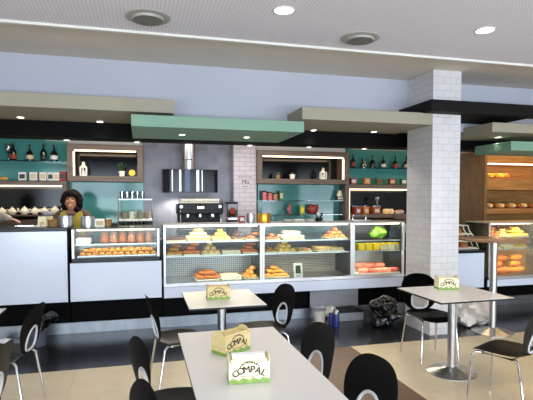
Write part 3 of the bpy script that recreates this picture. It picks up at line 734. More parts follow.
o.location = (PX(363.5, 8.08), 8.08, zR1 + .001); tag(o, 'clear glass carafe on the shelf beside the tiled column', 'carafe')
# boxed goods standing on the niche tops
def packet(label, x, y, z, w, d, h, m, lab, name='product_box', group=None, cat='box'):
    t = thing(name, label, cat, (x, y, z), 0, group)
    MB().box(-w / 2, w / 2, -d / 2, d / 2, 0, h, .003).build('box_body', M[m], t)
    MB().box(-w * .36, w * .36, -d / 2 - .002, -d / 2, h * .22, h * .75).build('front_label', M[lab], t)
    return t
zt3 = PZ(30, 180.4, YF) + .002; zt4 = PZ(380, 184.4, YF) + .002
for px, w, m, lab, lb in ((23, .105, 'labelw', 'foil', 'white packet with a dark round label, first under the four bottles'), (34, .11, 'labelw', 'label', 'white packet with a cream label under the second bottle'),
                      (43.5, .1, 'labelw', 'label', 'white packet under the slender third bottle'), (51, .09, 'labelw', 'foil', 'white packet with a dark label under the fourth bottle'),
                      (57, .08, 'labelw', 'label', 'narrow white packet beside the dark red one'), (63.3, .1, 'labelr', 'foil', 'dark red packet beside the first lantern niche')):
    packet(lb, PX(px, 8.0), 8.02, zt3, w, .08, .125 if m == 'labelw' else .14, m, lab)
o = MB().tube([(-.06, 0, .025), (-.02, 0, .025), (.03, 0, .025), (.06, 0, .025)], .022, 10, radii=[.01, .024, .024, .01]).build('snack_packet', M['p_gold'], None, True); o.location = (PX(4.5, 8), 8.0, zt3); tag(o, 'small packet lying flat at the left end above the teapots', 'packet')
for px, m, lab, lb in ((353.3, 'red', 'labelw', 'red packet with a white patch, nearest the second niche'), (366.8, 'orangep', 'label', 'orange packet under the clear carafe'), (379, 'greenp', 'labelr', 'green packet with a red label under the white-labelled bottle'),
                       (391.8, 'red', 'label', 'low red packet with a cream label, above the sweets niche'), (403.5, 'greenp', 'labelw', 'green packet with a white patch beside the column')):
    packet(lb, PX(px, 8.0), 8.02, zt4, .11, .08, .11, m if m in M else 'p_orange', lab)
# lanterns, pots
def lantern(label, x, y, z, h, w):
    t = thing('lantern', label, 'lantern', (x, y, z))
    MB().box(-w, w, -w, w, 0, h * .1, .003).build('base', M['pot'], t)
    f = MB()
    for sx in (-1, 1):
        for sy in (-1, 1): f.box(sx * w * .85 - .009, sx * w * .85 + .009, sy * w * .85 - .009, sy * w * .85 + .009, h * .1, h * .62)
    f.box(-.009, .009, -w * .9, -w * .8, h * .1, h * .62); f.box(-w, w, -w, w, h * .6, h * .68)
    f.build('frame', M['pot'], t)
    MB().lathe([(w * 1.1, h * .68), (w * .7, h * .76), (w * .5, h * .77), (w * .5, h * .86), (w * .62, h * .87), (0, h * .95)], seg=4).build('roof', M['pot'], t)
    MB().tube([(.018 * math.cos(a), 0, h * .95 + .018 * math.sin(a)) for a in [i * PI / 5 for i in range(10)]], .004, 6, True).build('ring_handle', M['pot'], t, True)
    MB().lathe([(0, h * .1), (w * .4, h * .1), (w * .4, h * .4), (0, h * .4)], seg=14).build('candle', M['card'], t, True)
lantern('white lantern in the niche above the person', PX(84, 8.02), 8.02, zn1 + .001, .21, .05)
lantern('white lantern in the niche right of the brick pilaster', PX(323, 8.02), 8.02, zn2 + .001, .195, .048)
def planter(label, x, y, z, r, h, m='pot', plant=.16, n=14):
    t = thing('plant_pot', label, 'plant pot', (x, y, z))
    MB().lathe([(0, 0), (r * .78, 0), (r, h), (r * .9, h), (r * .86, h * .9), (0, h * .9)], seg=20).build('pot', M[m], t, True)
    if plant:
        b = MB()
        for k in range(n):
            a, ti = random.uniform(0, 2 * PI), random.uniform(.05, .6); L = plant * random.uniform(.5, 1)
            d = Vector((math.cos(a) * math.sin(ti), math.sin(a) * math.sin(ti), math.cos(ti))); c = Vector((0, 0, h * .9))
            b.tube([c, c + d * L * .5, c + d * L], .01, 5, radii=[.004, .016, .003])
        b.build('foliage', M['leaf'], t, True)
planter('white square-ish pot with a dark plant in the niche above the person', PX(122.3, 8.02), 8.02, zn1 + .001, .052, .085)
planter('white empty-looking pot in the middle of the niche right of the pilaster', PX(292.3, 8.02), 8.02, zn2 + .001, .05, .085, 'pot', .05, 8)
planter('beige pot with a little plant beside the white pot, right of the pilaster', PX(278, 8.02), 8.02, zn2 + .001, .042, .07, 'straw', .07, 10)
t = thing('round_plaque', 'small round golden-brown plaque on a stand beside the potted plant', 'plaque', (PX(132.3, 8.05), 8.05, zn1 + .001))
MB().box(-.035, .035, -.02, .03, 0, .015).build('stand', M['foil'], t)
b = MB().lathe([(0, -.008), (.05, -.008), (.05, .008), (0, .008)], seg=24)
for v in b.bm.verts: v.co = Vector((v.co.x, v.co.z, v.co.y + .062))
b.build('disc', M['goldt'], t, True)
# teapots
def teapot():
    t = thing('teapot', 'x', 'teapot')
    MB().lathe([(0, 0), (.035, 0), (.058, .03), (.06, .055), (.045, .085), (.03, .093), (0, .093)], seg=22).build('body', M['pot'], t, True)
    MB().lathe([(.034, .092), (.028, .104), (.008, .108), (.006, .114), (.012, .121), (0, .127)], seg=18).build('lid', M['pot'], t, True)
    MB().tube([(-.05, 0, .04), (-.075, 0, .055), (-.085, 0, .085), (-.098, 0, .095)], .01, 8, radii=[.017, .013, .009, .007]).build('spout', M['pot'], t, True)
    MB().tube([(.052, 0, .075), (.08, 0, .082), (.092, 0, .06), (.08, 0, .035), (.054, 0, .03)], .006, 8).build('handle', M['pot'], t, True)
    return t
tp = Repeat(teapot())
for k, (px, s, rz, lb) in enumerate(((1.5, 1, 0, 'white teapot cut by the left picture edge'), (12, 1.02, PI, 'white teapot, second in the row from the left end'), (24.3, 1.1, 0, 'white teapot in the middle of the row with its dark gap behind the handle'),
                          (34.8, 1, PI, 'white teapot just before the grey and white carton'), (44.5, 1.02, 0, 'white teapot half hidden behind the paper bag on the counter'), (55, 1.15, PI, 'white teapot at the end of the row by the person'))):
    tp.put((PX(px, YF + .16), YF + .16, ztp + .001), rz + .15, lb, None, s * .95)
# sweets on the shelves under the second lantern niche
def bagheap(label, px, y, z, w, h, m, n, name, cat):
    b = MB()
    for k in range(n):
        b.ball((random.uniform(-w / 2, w / 2), random.uniform(-.04, .04), random.uniform(.02, h)), .022, (1, 1, 1), 8, .1)
    b.ball((0, 0, h * .5), 1, (w * .5, .05, h * .5), 14, .05)
    o = b.build(name, M[m], None, True); o.location = (PX(px, y), y, z); return tag(o, label, cat)
for k, (px, m) in enumerate(((264.5, 'pinkp'), (270, 'pinkp'), (275.5, 'brownp'))):
    jar(PX(px, 8.08), 8.08, zM1 + .001, .042, .17 - .02 * k, m, ('tall jar of pink sweets next to the brick pilaster', 'jar of pink sweets between two other jars, glass shelf', 'jar of brown sweets beside the green carton')[k], 'sweet_jar')
packet('green carton on the glass shelf beside the sweet jars', PX(281, 8.08), 8.08, zM1 + .001, .07, .07, .17, 'greenp', 'label')
zM0 = 1.0
tag(MB().box(-2.6, 4.9, 7.5, YF - .01, 0, zM0).build('back_counter', M['binp']), 'long dark grey back counter under the wall units', 'counter')
t = thing('framed_figurine', 'stacked beige ornament over a dark box at the right end of the glass shelf', 'ornament', (PX(339.5, 8.08), 8.08, zM1 + .001))
MB().box(-.06, .06, -.05, .05, 0, .07).build('dark_box', M['foil'], t); MB().lathe([(0, .07), (.05, .07), (.055, .1), (.04, .13), (.045, .15), (.03, .18), (0, .185)], seg=16).build('ornament_top', M['papc'], t, True)
f = MB()
for k in range(3): f.box(-.05 + .036 * k, -.022 + .036 * k, -.053, -.05, .02, .055)
f.build('front_windows', M['labelw'], t)
zM2 = gshelf('lower glass shelf across the teal panel, carrying the red sweets', 260, 343, 214.6)
bagheap('heap of red and white wrapped sweets on the lower glass shelf', 313, 8.08, zM2 + .001, .2, .17, 'red', 26, 'sweet_heap', 'sweets')
bagheap('narrow hanging bag of striped sweets on the lower glass shelf', 289, 8.08, zM2 + .001, .05, .2, 'pinkp', 10, 'sweet_bag', 'sweets')
packet('small yellow-green packet beside the red sweets', PX(302, 8.05), 8.05, zM2 + .001, .08, .06, .16, 'papg', 'ycart')
# packed sweets on the crate in the niche
for px, w, m, lb in ((356.5, .1, 'red', 'clear box of red sweets at the left end of the crate'), (364.5, .1, 'p_orange', 'clear box of orange biscuits beside the red sweets'), (375, .14, 'p_brown', 'tall clear box of brown biscuits under the small trophy')):
    t = thing('sweet_box', lb, 'box', (PX(px, YF + .12), YF + .12, zsw + .001))
    MB().box(-w / 2, w / 2, -.09, .09, 0, .13, .006).build('sweets', M[m], t); MB().box(-w / 2 - .003, w / 2 + .003, -.093, .093, .13, .155, .004).build('clear_lid', M['cup'], t)
    MB().box(-w * .3, w * .3, -.093, -.09, .03, .09).build('paper_label', M['labelw'], t)
for k in range(4):
    o = pouch('sweet_pouch', 'small cream pouch of sweets at the right end of the crate', 'pouch', PX(384.5 + 2.6 * k, YF + .1), YF + .1 + .03 * (k % 2), zsw + .001, .09, .09, .09, 'papc' if k % 2 else 'p_pale', 'cream pouches on the crate')
t = thing('trophy', 'little silver trophy cup standing on the biscuit box', 'trophy', (PX(377.2, YF + .12), YF + .12, zsw + .158))
MB().box(-.025, .025, -.025, .025, 0, .025).build('plinth', M['foil'], t); MB().lathe([(0, .025), (.012, .025), (.01, .06), (.035, .1), (.038, .15), (.034, .15), (.03, .1), (0, .08)], seg=18).build('cup', M['tin'], t, True)
for k in range(2):
    tr = thing('pale_bowl', ('pale bowl of snacks beside the tiled column, nearer the crate', 'pale bowl of snacks touching the tiled column edge')[k], 'bowl', (PX(397.5 + 5 * k, YF + .12), YF + .12 + .05 * k, zsw - .07 + .072))
    MB().lathe([(0, 0), (.04, 0), (.07, .05), (.066, .05), (.036, .006), (0, .006)], seg=18).build('bowl', M['pot'], tr, True); MB().ball((0, 0, .045), .05, (1, 1, .5), 10, .08).build('snacks', M['meat'], tr, True)
tag(MB().box(PX(395, YF), PX(412, YF), YF + .02, YF + .3, zsw - .09, zsw + .0).build('wooden_crate', M['wood']), 'second wooden crate under the pale bowls, mostly behind the column', 'crate')
# extractor hood
M['bstrip'] = mat('blue_glint_strip', (64, 70, 92), .3, .6, var=.05)  # bluish reflection in the hood glass, given as a strip colour
t = thing('extractor_hood', 'black glass extractor hood with a round steel chimney', 'extractor hood', (PX(189.5, 7.85), 7.85, 0))
hz0, hz1 = PZ(189, 192.6, 7.62), PZ(189, 169.3, 7.62); hw = (PX(217, 7.62) - PX(161.5, 7.62)) / 2
MB().tube([(0, .1, hz1 - .02), (0, .1, zc + .02)], .105, 28).build('chimney', M['steel'], t, True)
for z in (PZ(189, 160, 7.85),): MB().tube([(0, .1, z), (0, .1, z + .012)], .108, 28).build('chimney_joint', M['chrome'], t, True)
poly = [(-hw + 2 * hw * i / 16, -.24 + .06 * ((i - 8) / 8) ** 2) for i in range(17)]
MB().prism(poly + [(hw, .33), (-hw, .33)], hz0 + .03, hz1, 'z').build('hood_body', M['bglass'], t)
MB().prism([(p[0], p[1] - .004) for p in poly] + [(hw, -.1), (-hw, -.1)], hz0, hz0 + .03, 'z').build('steel_edge', M['bglass'], t)
for xx, ww, mm in ((-hw * .66, .014, 'alu'), (-hw * .38, .03, 'alu'), (-hw * .12, .07, 'bstrip'), (hw * .25, .04, 'alu'), (hw * .41, .012, 'alu')):  # chrome trims, plus strips standing for reflections in the black glass
    yy = -.24 + .06 * (xx / hw) ** 2
    MB().box(xx - ww / 2, xx + ww / 2, yy - .008, yy + .02, hz0 + .02, hz1 - .01).build('trim_glint_strip', M[mm], t)
for s in (-1, 1):
    spl = (PX(189.5, 7.85) + s * hw * .5, 7.98, hz0 - .02)
    spotl(spl, 45, 2.6, (255, 246, 236), .03)
# espresso machine and grinder on the back counter
t = thing('espresso_machine', 'wide black espresso machine with cups on its top', 'espresso machine', (PX(199, 7.7), 7.7, zM0 + .002)); my = 7.7
mw = (PX(222, 7.5) - PX(176.5, 7.5)) / 2; mh = PZ(199, 203.5, 7.5) - zM0
MB().box(-mw, mw, -.2, .2, .06, .14, .01).build('drip_base', M['mach'], t)
MB().box(-mw + .02, mw - .02, -.02, .2, .14, mh - .16, .01).build('rear_body', M['mach'], t)
MB().box(-mw, mw, -.22, .2, mh - .17, mh, .015).build('head_body', M['mach'], t)
MB().box(-mw + .03, mw - .03, -.21, -.02, .14, .15).build('drip_grid', M['steel'], t)
for s in (-1, 1):
    for q in (-1, 1): MB().box(s * mw * .9 - .02, s * mw * .9 + .02, q * .15 - .02, q * .15 + .02, 0, .06).build('foot', M['rubber'], t)
for k in range(3):
    g = MB().tube([(-mw * .55 + mw * .55 * k, -.14, mh - .17), (-mw * .55 + mw * .55 * k, -.14, mh - .23)], .035, 16).build('group_head', M['chrome'], t, True)
    MB().tube([(-mw * .55 + mw * .55 * k, -.14, mh - .22), (-mw * .55 + mw * .55 * k, -.3, mh - .23)], .012, 10).build('portafilter_handle', M['rubber'], g, True)
for s in (-1, 1): MB().tube([(s * mw * .88, -.2, mh - .1), (s * mw * .9, -.25, mh - .16), (s * mw * .88, -.24, .24)], .006, 8).build('steam_wand', M['chrome'], t, True)
pl = MB(); pl.box(-.05, .05, -.224, -.22, mh - .08, mh - .05); pl.build('badge_plate', M['chrome'], t)
for s in (-1, 1): MB().tube([(s * mw * .85, -.225, mh - .05), (s * mw * .85, -.245, mh - .05)], .025, 16).build('steam_knob', M['alu'], t, True)
MB().tube([(-mw + .02, -.18, mh + .035), (mw - .02, -.18, mh + .035)], .005, 8).build('cup_rail', M['chrome'], t, True)
cupm = MB().lathe([(0, 0), (.026, 0), (.036, .07), (.033, .07), (.024, .006), (0, .006)], seg=14).build('espresso_cup', M['pot'], None, True); tag(cupm, 'white espresso cup standing on top of the espresso machine', 'cup', 'espresso cups on the machine')
cu = Repeat(cupm)
for i in range(13):
    for j in range(2): cu.put((PX(199, 7.7) - mw + .08 + (2 * mw - .16) * i / 12, 7.56 + .12 * j, zM0 + mh + .004), 0)
t = thing('coffee_grinder', 'black coffee grinder beside the espresso machine', 'coffee grinder', (PX(231.5, 7.66), 7.66, zM0 + .002)); gh = PZ(231, 202, 7.6) - zM0
MB().box(-.08, .08, -.12, .12, 0, gh * .5, .01).build('body', M['mach'], t); MB().box(-.07, .07, -.1, .1, gh * .5, gh * .56).build('collar', M['steel'], t)
MB().box(-.085, .085, -.1, .1, gh * .56, gh * .96, .01).build('hopper', M['bottleb'], t); MB().box(-.088, .088, -.105, .105, gh * .96, gh, .004).build('hopper_lid', M['mach'], t)
MB().box(-.035, .035, -.105, -.1, gh * .66, gh * .84).build('label', M['labelr'], t)
# cup rack between the small case and the machine
t = thing('cup_rack', 'steel three-tier cup rack holding beige cups and glasses', 'rack', (PX(135.5, 7.7), 7.7, zM0 + .002)); rw = (PX(152, 7.7) - PX(119, 7.7)) / 2
tz = [PZ(135, 228, 7.7) - zM0, PZ(135, 219, 7.7) - zM0, PZ(135, 199, 7.7) - zM0]
for sx in (-1, 1):
    for sy in (-1, 1): MB().tube([(sx * rw, sy * .14, 0), (sx * rw, sy * .14, tz[2] + .02)], .008, 8).build('upright', M['chrome'], t, True)
for k, z in enumerate(tz): MB().box(-rw, rw, -.15, .15, z - .018 - (.01 if k == 1 else 0), z, .003).build('tier', M['card'] if k == 1 else M['steel'], t)
R0 = Vector((PX(135.5, 7.7), 7.7, zM0 + .003))
tum = MB().lathe([(0, 0), (.027, 0), (.033, .11), (.03, .11), (.025, .006), (0, .006)], seg=14).build('tumbler', M['cup'], None, True); tag(tum, 'x', 'glass'); tu = Repeat(tum)
for i in range(8):
    for j in range(2): tu.put(R0 + Vector((-rw + .045 + (2 * rw - .09) * i / 7, -.09 + .13 * j, tz[0])), 0, 'clear tumbler on the lowest tier of the cup rack', 'tumblers on the lowest tier')
for i in range(5): tu.put(R0 + Vector((-rw + .05 + .075 * i, -.05, tz[2])), 0, 'clear tumbler on the top tier of the cup rack', 'tumblers on the top tier')
sc = MB().lathe([(0, 0), (.03, 0), (.058, .014), (.06, .014), (.03, .004), (0, .004)], seg=18).build('saucer', M['pot'], None, True); tag(sc, 'x', 'saucer'); sa = Repeat(sc)
for (ox, n, lb) in ((-rw + .075, 9, 'beige saucer in the stack at the left of the cup rack'), (.06, 10, 'beige saucer in the middle stack of the cup rack'), (rw - .075, 9, 'beige saucer in the stack at the right of the cup rack')):
    for k in range(n): sa.put(R0 + Vector((ox, -.06, tz[1] + .0115 * k)), 0, lb, lb.replace('saucer in', 'saucers in'))
cc = thing('coffee_cup', 'x', 'cup')
MB().lathe([(0, 0), (.025, 0), (.034, .055), (.031, .055), (.022, .006), (0, .006)], seg=16).build('cup_body', M['pot'], cc, True); MB().tube([(.03, 0, .045), (.048, 0, .042), (.048, 0, .02), (.027, 0, .016)], .004, 6).build('handle', M['pot'], cc, True)
cr = Repeat(cc)
for k in range(2):
    for j in range(2): cr.put(R0 + Vector((-.06 , -.1 + .13 * j, tz[1] + .057 * k + .001)), .4 + j, 'dark-shadowed coffee cup stacked between the saucer stacks', 'stacked coffee cups')
# other tins on the back counter ledge
def tin(label, x, y, z, r, h, m, name='steel_canister'):
    t = thing(name, label, 'canister', (x, y, z))
    MB().lathe([(0, 0), (r, 0), (r, h), (r * .94, h), (r * .94, h * .92), (0, h * .92)], seg=28).build('canister_body', M[m], t, True)
    for zz in (.1, .86): MB().lathe([(r, h * zz), (r * 1.025, h * zz + .003), (r * 1.025, h * zz + .011), (r, h * zz + .014)], seg=28).build('rim_band', M[m], t, True)
    return t
zB1t = zB1 + .002
tin('steel tin standing on the tall case next to the gold tin', PX(250.5, 6.4), 6.4, zB1t, .055, .125, 'tin')
tin('shiny gold tin on the tall case in front of the teal panel', PX(263.5, 6.4), 6.4, zB1t, .095, .12, 'goldt', 'gold_tin')
packet('small reddish box on the tall case below the brick pilaster', PX(241.5, 6.4), 6.4, zB1t, .08, .08, .09, 'labelr', 'labelw')
t = thing('pastry_tongs_stand', 'cluster of black and white coffee things on the tall case, right of the red sweets', 'utensils', (PX(319, 6.45), 6.45, zB1t))
MB().lathe([(0, 0), (.05, 0), (.055, .05), (0, .06)], seg=16).build('black_holder', M['mach'], t, True)
for k in range(5): MB().tube([(.02 * math.cos(k * 1.3), .02 * math.sin(k * 1.3), .05), (.06 * math.cos(k * 1.3), .05 * math.sin(k * 1.3), .12)], .009, 7).build('utensil', M['alu' if k % 2 else 'mach'], t, True)
for k in range(3):
    packet(('dark small box in the row on the middle case, nearest the gold tin', 'pale small box in the middle of the row on the middle case', 'dark small box in the row on the middle case, beside the utensils')[k], PX(288 + 11 * k, 6.45), 6.45, zB1t, .13, .1, .035, 'greyp' if k != 1 else 'labelw', 'label')
# tray with a chrome handle over the narrow case
t = thing('handled_tray', 'low steel tray with a looped chrome handle on the narrow case', 'tray', (PX(359.5, 6.3), 6.3, zB1t))
MB().box(-.13, .13, -.12, .12, 0, .025, .004).build('tray_base', M['alu'], t)
MB().tube([(-.1, 0, .02), (-.105, 0, .075), (-.08, 0, .092), (.08, 0, .092), (.105, 0, .075), (.1, 0, .02)], .008, 8).build('loop_handle', M['chrome'], t, True)
# white wire bread rack on the low counter
zD = PZ(470, 253, YC) + .042
t = thing('wire_rack', 'white curved wire rack of snack bags on the low counter by the column', 'wire rack', (PX(462, 6.25), 6.25, zD))
b = MB(); HH = .36
for y in (-.12, 0, .12):
    pts = [(-.2, y, .01), (.22, y, .01), (.19, y, .06), (.13, y, HH * .5), (.1, y, HH * .62), (.04, y, HH * .8), (.02, y, HH)]
    b.tube(pts, .007, 6); b.tube([(-.2, y, .01), (-.2, y, HH)], .007, 6); b.tube([(-.2, y, HH), (.02, y, HH)], .007, 6)
for x, z in ((.22, .01), (.16, HH * .34), (.1, HH * .62), (.02, HH), (-.2, HH), (-.2, .01)): b.tube([(x, -.12, z), (x, .12, z)], .006, 6)
for z in (HH * .34, HH * .62): b.tube([(-.2, -.12, z), (.16 if z < HH * .5 else .1, -.12, z)], .006, 6)
b.build('wire_frame', M['wire'], t, True)
for z in (.02, HH * .36, HH * .64): MB().box(-.19, .2 - z * .42, -.11, .11, z, z + .008).build('shelf_sheet', M['wire'], t)
for k, z in enumerate((.03, HH * .36 + .012, HH * .64 + .012)):
    pouch('snack_bag', ('brown snack bag on the lowest shelf of the wire rack', 'brown snack bag on the middle shelf of the wire rack', 'brown snack bag on the top shelf of the wire rack')[k], 'snack bag', PX(462, 6.25) + .02 - .05 * k, 6.23, zD + z, .13 - .02 * k, .12, .075, 'p_brown')

# ------------------------------------------------------------------ people
def eval_mesh(o):
    bpy.context.view_layer.update()
    me = bpy.data.meshes.new_from_object(o.evaluated_get(bpy.context.evaluated_depsgraph_get()))
    old = o.data; bpy.data.objects.remove(o); return me
def skin_mesh(pts, edges, root, sub=1):
    names = list(pts); me = bpy.data.meshes.new('s')
    me.from_pydata([pts[n][0] for n in names], [(names.index(a), names.index(b)) for a, b in edges], [])
    o = bpy.data.objects.new('s', me); COL.objects.link(o)
    o.modifiers.new('k', 'SKIN'); sd = o.modifiers.new('d', 'SUBSURF'); sd.levels = sub; sd.render_levels = sub
    sv = me.skin_vertices[0].data
    for i, n in enumerate(names):
        r = pts[n][1]; sv[i].radius = r if hasattr(r, '__len__') else (r, r); sv[i].use_root = (n == root)
    return eval_mesh(o)
def voxel(meshes, size, m, name, parent, smooth_it=6):
    b = MB()
    for me in meshes: b.add_mesh(me, Matrix.Identity(4))
    o = b.build('v', m)
    r = o.modifiers.new('r', 'REMESH'); r.mode = 'VOXEL'; r.voxel_size = size
    s = o.modifiers.new('s', 'SMOOTH'); s.iterations = smooth_it; s.factor = .5
    me = eval_mesh(o); me.materials.clear(); me.materials.append(m)
    for p in me.polygons: p.use_smooth = True
    q = bpy.data.objects.new(name, me); COL.objects.link(q); q.parent = parent; return q
def hand_pts(pts, edges, side, wrist, d, up, curl=.5):
    """palm, four unequal bent fingers and a thumb, growing from the wrist along d"""
    d = Vector(d).normalized(); up = Vector(up).normalized(); lat = d.cross(up).normalized() * (1 if side == 'r' else -1)
    w = Vector(wrist); k = side
    meshes = []
    def chain(ps, rs):
        meshes.append(skin_mesh({str(i): (tuple(p), r) for i, (p, r) in enumerate(zip(ps, rs))}, [(str(i), str(i + 1)) for i in range(len(ps) - 1)], '0'))
    chain([w, w + d * .03, w + d * .085], [(.024, .018), (.034, .017), (.036, .014)])
    for i, L in enumerate((.066, .076, .071, .056)):
        b0 = w + d * .075 + lat * (.03 - .02 * i)
        d1 = (d - up * .35 * curl).normalized(); d2 = (d - up * 1.1 * curl).normalized(); d3 = (d - up * 2.0 * curl).normalized()
        p1 = b0 + d1 * L * .45; p2 = p1 + d2 * L * .32; p3 = p2 + d3 * L * .25
        chain([b0 - d * .02, b0, p1, p2, p3], [.009, .0095, .009, .008, .007])
    t0 = w + d * .03 + lat * .028
    td = (d * .75 + lat * .7 - up * .2).normalized()
    chain([t0 - lat * .012, t0, t0 + td * .03, t0 + td * .03 + (td - lat * .4).normalized() * .026], [.012, .012, .01, .008])
    return meshes
def build_person(name, label, loc, rz, H, arms, skinm, shirt, hairm, nod=0.0, apron=None, female=True):
    """H standing height; arms: {'l': (elbow, wrist, hand dir, hand up), 'r': ...} in body space, front is -Y"""
    t = thing(name, label, 'person', loc, rz)
    k = H / 1.7; S = lambda x, y, z: Vector((x * k, y * k, z * k))
    sh = .185 if female else .21
    hd = S(0, -.03 - .06 * nod, 1.565 - .02 * nod)
    P_ = {'pel': (S(0, 0, .95), (.15 * k, .11 * k)), 'waist': (S(0, 0, 1.1), (.13 * k, .095 * k)), 'chest': (S(0, .01, 1.28), (.15 * k, .105 * k)), 'nb': (S(0, .015, 1.42), (.075 * k, .065 * k)), 'neck': (S(0, -.01 - .02 * nod, 1.47), .052 * k), 'hb': (S(0, -.02 - .05 * nod, 1.53), .05 * k)}
    E = [('pel', 'waist'), ('waist', 'chest'), ('chest', 'nb'), ('nb', 'neck'), ('neck', 'hb')]
    for s, q in (('l', 1), ('r', -1)):
        P_['hip' + s] = (S(q * .1, 0, .86), .095 * k); P_['kn' + s] = (S(q * .105, -.01, .48), .062 * k); P_['an' + s] = (S(q * .11, .02, .08), .04 * k); P_['toe' + s] = (S(q * .12, -.13, .03), (.042 * k, .03 * k))
        E += [('pel', 'hip' + s), ('hip' + s, 'kn' + s), ('kn' + s, 'an' + s), ('an' + s, 'toe' + s)]
        el, wr, dd, uu = arms[s]
        P_['sh' + s] = (S(q * sh, .01, 1.385), .062 * k); P_['el' + s] = (S(*el), .042 * k); P_['wr' + s] = (S(*wr), (.028 * k, .026 * k))
        E += [('nb', 'sh' + s), ('sh' + s, 'el' + s), ('el' + s, 'wr' + s)]
    body = [skin_mesh(P_, E, 'pel', 2)]
    for s in 'lr':
        el, wr, dd, uu = arms[s]; body += hand_pts(None, None, s, S(*wr), dd, uu)
    # head with chin, nose, ears
    hb = MB(); hb.ball(tuple(hd), .1 * k, (.78, .95, 1.18), 24)
    R = Matrix.Rotation(-.55 * nod, 4, 'X')
    for v in hb.bm.verts:
        l = v.co - hd
        if l.z < -.02: l.x *= 1 + l.z * 2.6; l.y = l.y * (1 + l.z * 1.2) - .008
        if l.y < 0: l.y *= .93
        v.co = l
    hb.ball((0, -.094 * k, -.012 * k), .014 * k, (.9, 1.1, 1.5), 10); hb.ball((0, -.088 * k, .012 * k), .009 * k, (.8, 1, 2.4), 10)
    hb.ball((0, -.078 * k, -.088 * k), .024 * k, (1.2, .8, .8), 12); hb.ball((0, -.084 * k, -.055 * k), .018 * k, (1.4, .6, .6), 12)
    for q in (-1, 1):
        hb.ball((q * .079 * k, .005, -.005 * k), .022 * k, (.35, .8, 1.25), 10); hb.ball((q * .034 * k, -.078 * k, -.022 * k), .022 * k, (1, .6, 1), 10)
        hb.ball((q * .032 * k, -.083 * k, .034 * k), .016 * k, (1.6, .6, .5), 10)
    hm = bpy.data.meshes.new('h'); hb.bm.to_mesh(hm); hb.bm.free()
    hm.transform(Matrix.Translation(hd) @ R); body.append(hm)
    bo = voxel(body, .0085, M[skinm], 'body', t, 4)
    HM = Matrix.Translation(hd) @ R
    def onhead(b, nm, m, sm=True):
        for v in b.bm.verts: v.co = HM @ v.co
        return b.build(nm, M[m], t, sm)
    for q in (-1, 1):
        onhead(MB().ball((q * .032 * k, -.0865 * k, .012 * k), .0105 * k, (1.3, .5, .7), 10), 'eye', 'eye')
        onhead(MB().tube([(q * .018 * k, -.094 * k, .036 * k), (q * .034 * k, -.095 * k, .042 * k), (q * .05 * k, -.086 * k, .037 * k)], .004 * k, 6), 'eyebrow', hairm)
    onhead(MB().tube([(-.024 * k, -.087 * k, -.052 * k), (-.008 * k, -.096 * k, -.049 * k), (.008 * k, -.096 * k, -.049 * k), (.024 * k, -.087 * k, -.052 * k)], .006 * k, 8, radii=[.003, .0065, .0065, .003]), 'mouth', 'lips')
    # hair: lumpy cap that leaves the face free
    rb = MB(); rnd = random.Random(3)
    vol = 1.35 if female else .55
    for i in range(120):
        z = rnd.uniform(-.75 if female else -.1, 1); a = rnd.uniform(0, 2 * PI); rr = math.sqrt(1 - z * z)
        d = Vector((rr * math.cos(a), rr * math.sin(a), z))
        if d.y < -.4 and d.z < .36: continue
        if d.y < .1 and d.z < -.25: continue
        c = Vector((d.x * .088, d.y * .1 + .012, d.z * .115 + .02)) * k * (1 + .16 * vol)
        rb.ball(tuple(c), .03 * k * (.75 + .55 * vol), (1, 1, 1), 8)
    hme = bpy.data.meshes.new('hr'); rb.bm.to_mesh(hme); rb.bm.free(); hme.transform(HM)
    voxel([hme], .009, M[hairm], 'hair', t, 2)
    # shirt with sleeves to the wrist and trousers
    g = 1.16
    Q = {n: P_[n] for n in ('pel', 'waist', 'chest', 'nb')}
    Q = {n: (p, tuple(x * g for x in (r if hasattr(r, '__len__') else (r, r)))) for n, (p, r) in Q.items()}
    EE = [('pel', 'waist'), ('waist', 'chest'), ('chest', 'nb')]
    for s in 'lr':
        for n, gg in (('sh', 1.2), ('el', 1.3)):
            p, r = P_[n + s]; Q[n + s] = (p, r * gg)
        w0 = P_['wr' + s][0]; e0 = P_['el' + s][0]; Q['cf' + s] = (e0 + (w0 - e0) * .93, .04 * k)
        EE += [('nb', 'sh' + s), ('sh' + s, 'el' + s), ('el' + s, 'cf' + s)]
    voxel([skin_mesh(Q, EE, 'pel', 2)], .012, M[shirt], 'shirt', t, 4)
    T = {'pel': (P_['pel'][0], (.165 * k, .125 * k))}; TE = []
    for s in 'lr':
        for n, gg in (('hip', 1.16), ('kn', 1.25), ('an', 1.5)):
            p, r = P_[n + s]; T[n + s] = (p, r * gg)
        TE += [('pel', 'hip' + s), ('hip' + s, 'kn' + s), ('kn' + s, 'an' + s)]
    voxel([skin_mesh(T, TE, 'pel', 2)], .014, M['trouser'], 'trousers', t, 4)
    for s in 'lr':
        b = MB(); p = P_['toe' + s][0]; b.ball((p.x, p.y + .06 * k, .04 * k), .055 * k, (.9, 2.3, .75), 14); b.build('shoe', M['rubber'], t, True)
    if apron:
        b = MB(); nx, nz = 15, 18; V = []
        for j in range(nz):
            z = (.72 + (1.43 - .72) * j / (nz - 1)) * k
            hw_ = (.18 if z < 1.25 * k else .18 - (z / k - 1.25) * .25) * k
            row = []
            for i in range(nx):
                u = -1 + 2 * i / (nx - 1); zz = z
                if j == nz - 1: zz -= .1 * k * max(0, 1 - abs(u) * 1.6)
                if j == nz - 2: zz -= .07 * k * max(0, 1 - abs(u) * 1.6)
                yf = -(.145 if zz < 1.3 * k else .145 - (zz / k - 1.3) * .55) * k * math.sqrt(max(0, 1 - (u * hw_ / (.26 * k)) ** 2)) - .012
                row.append(b.bm.verts.new((u * hw_, yf, zz)))
            V.append(row)
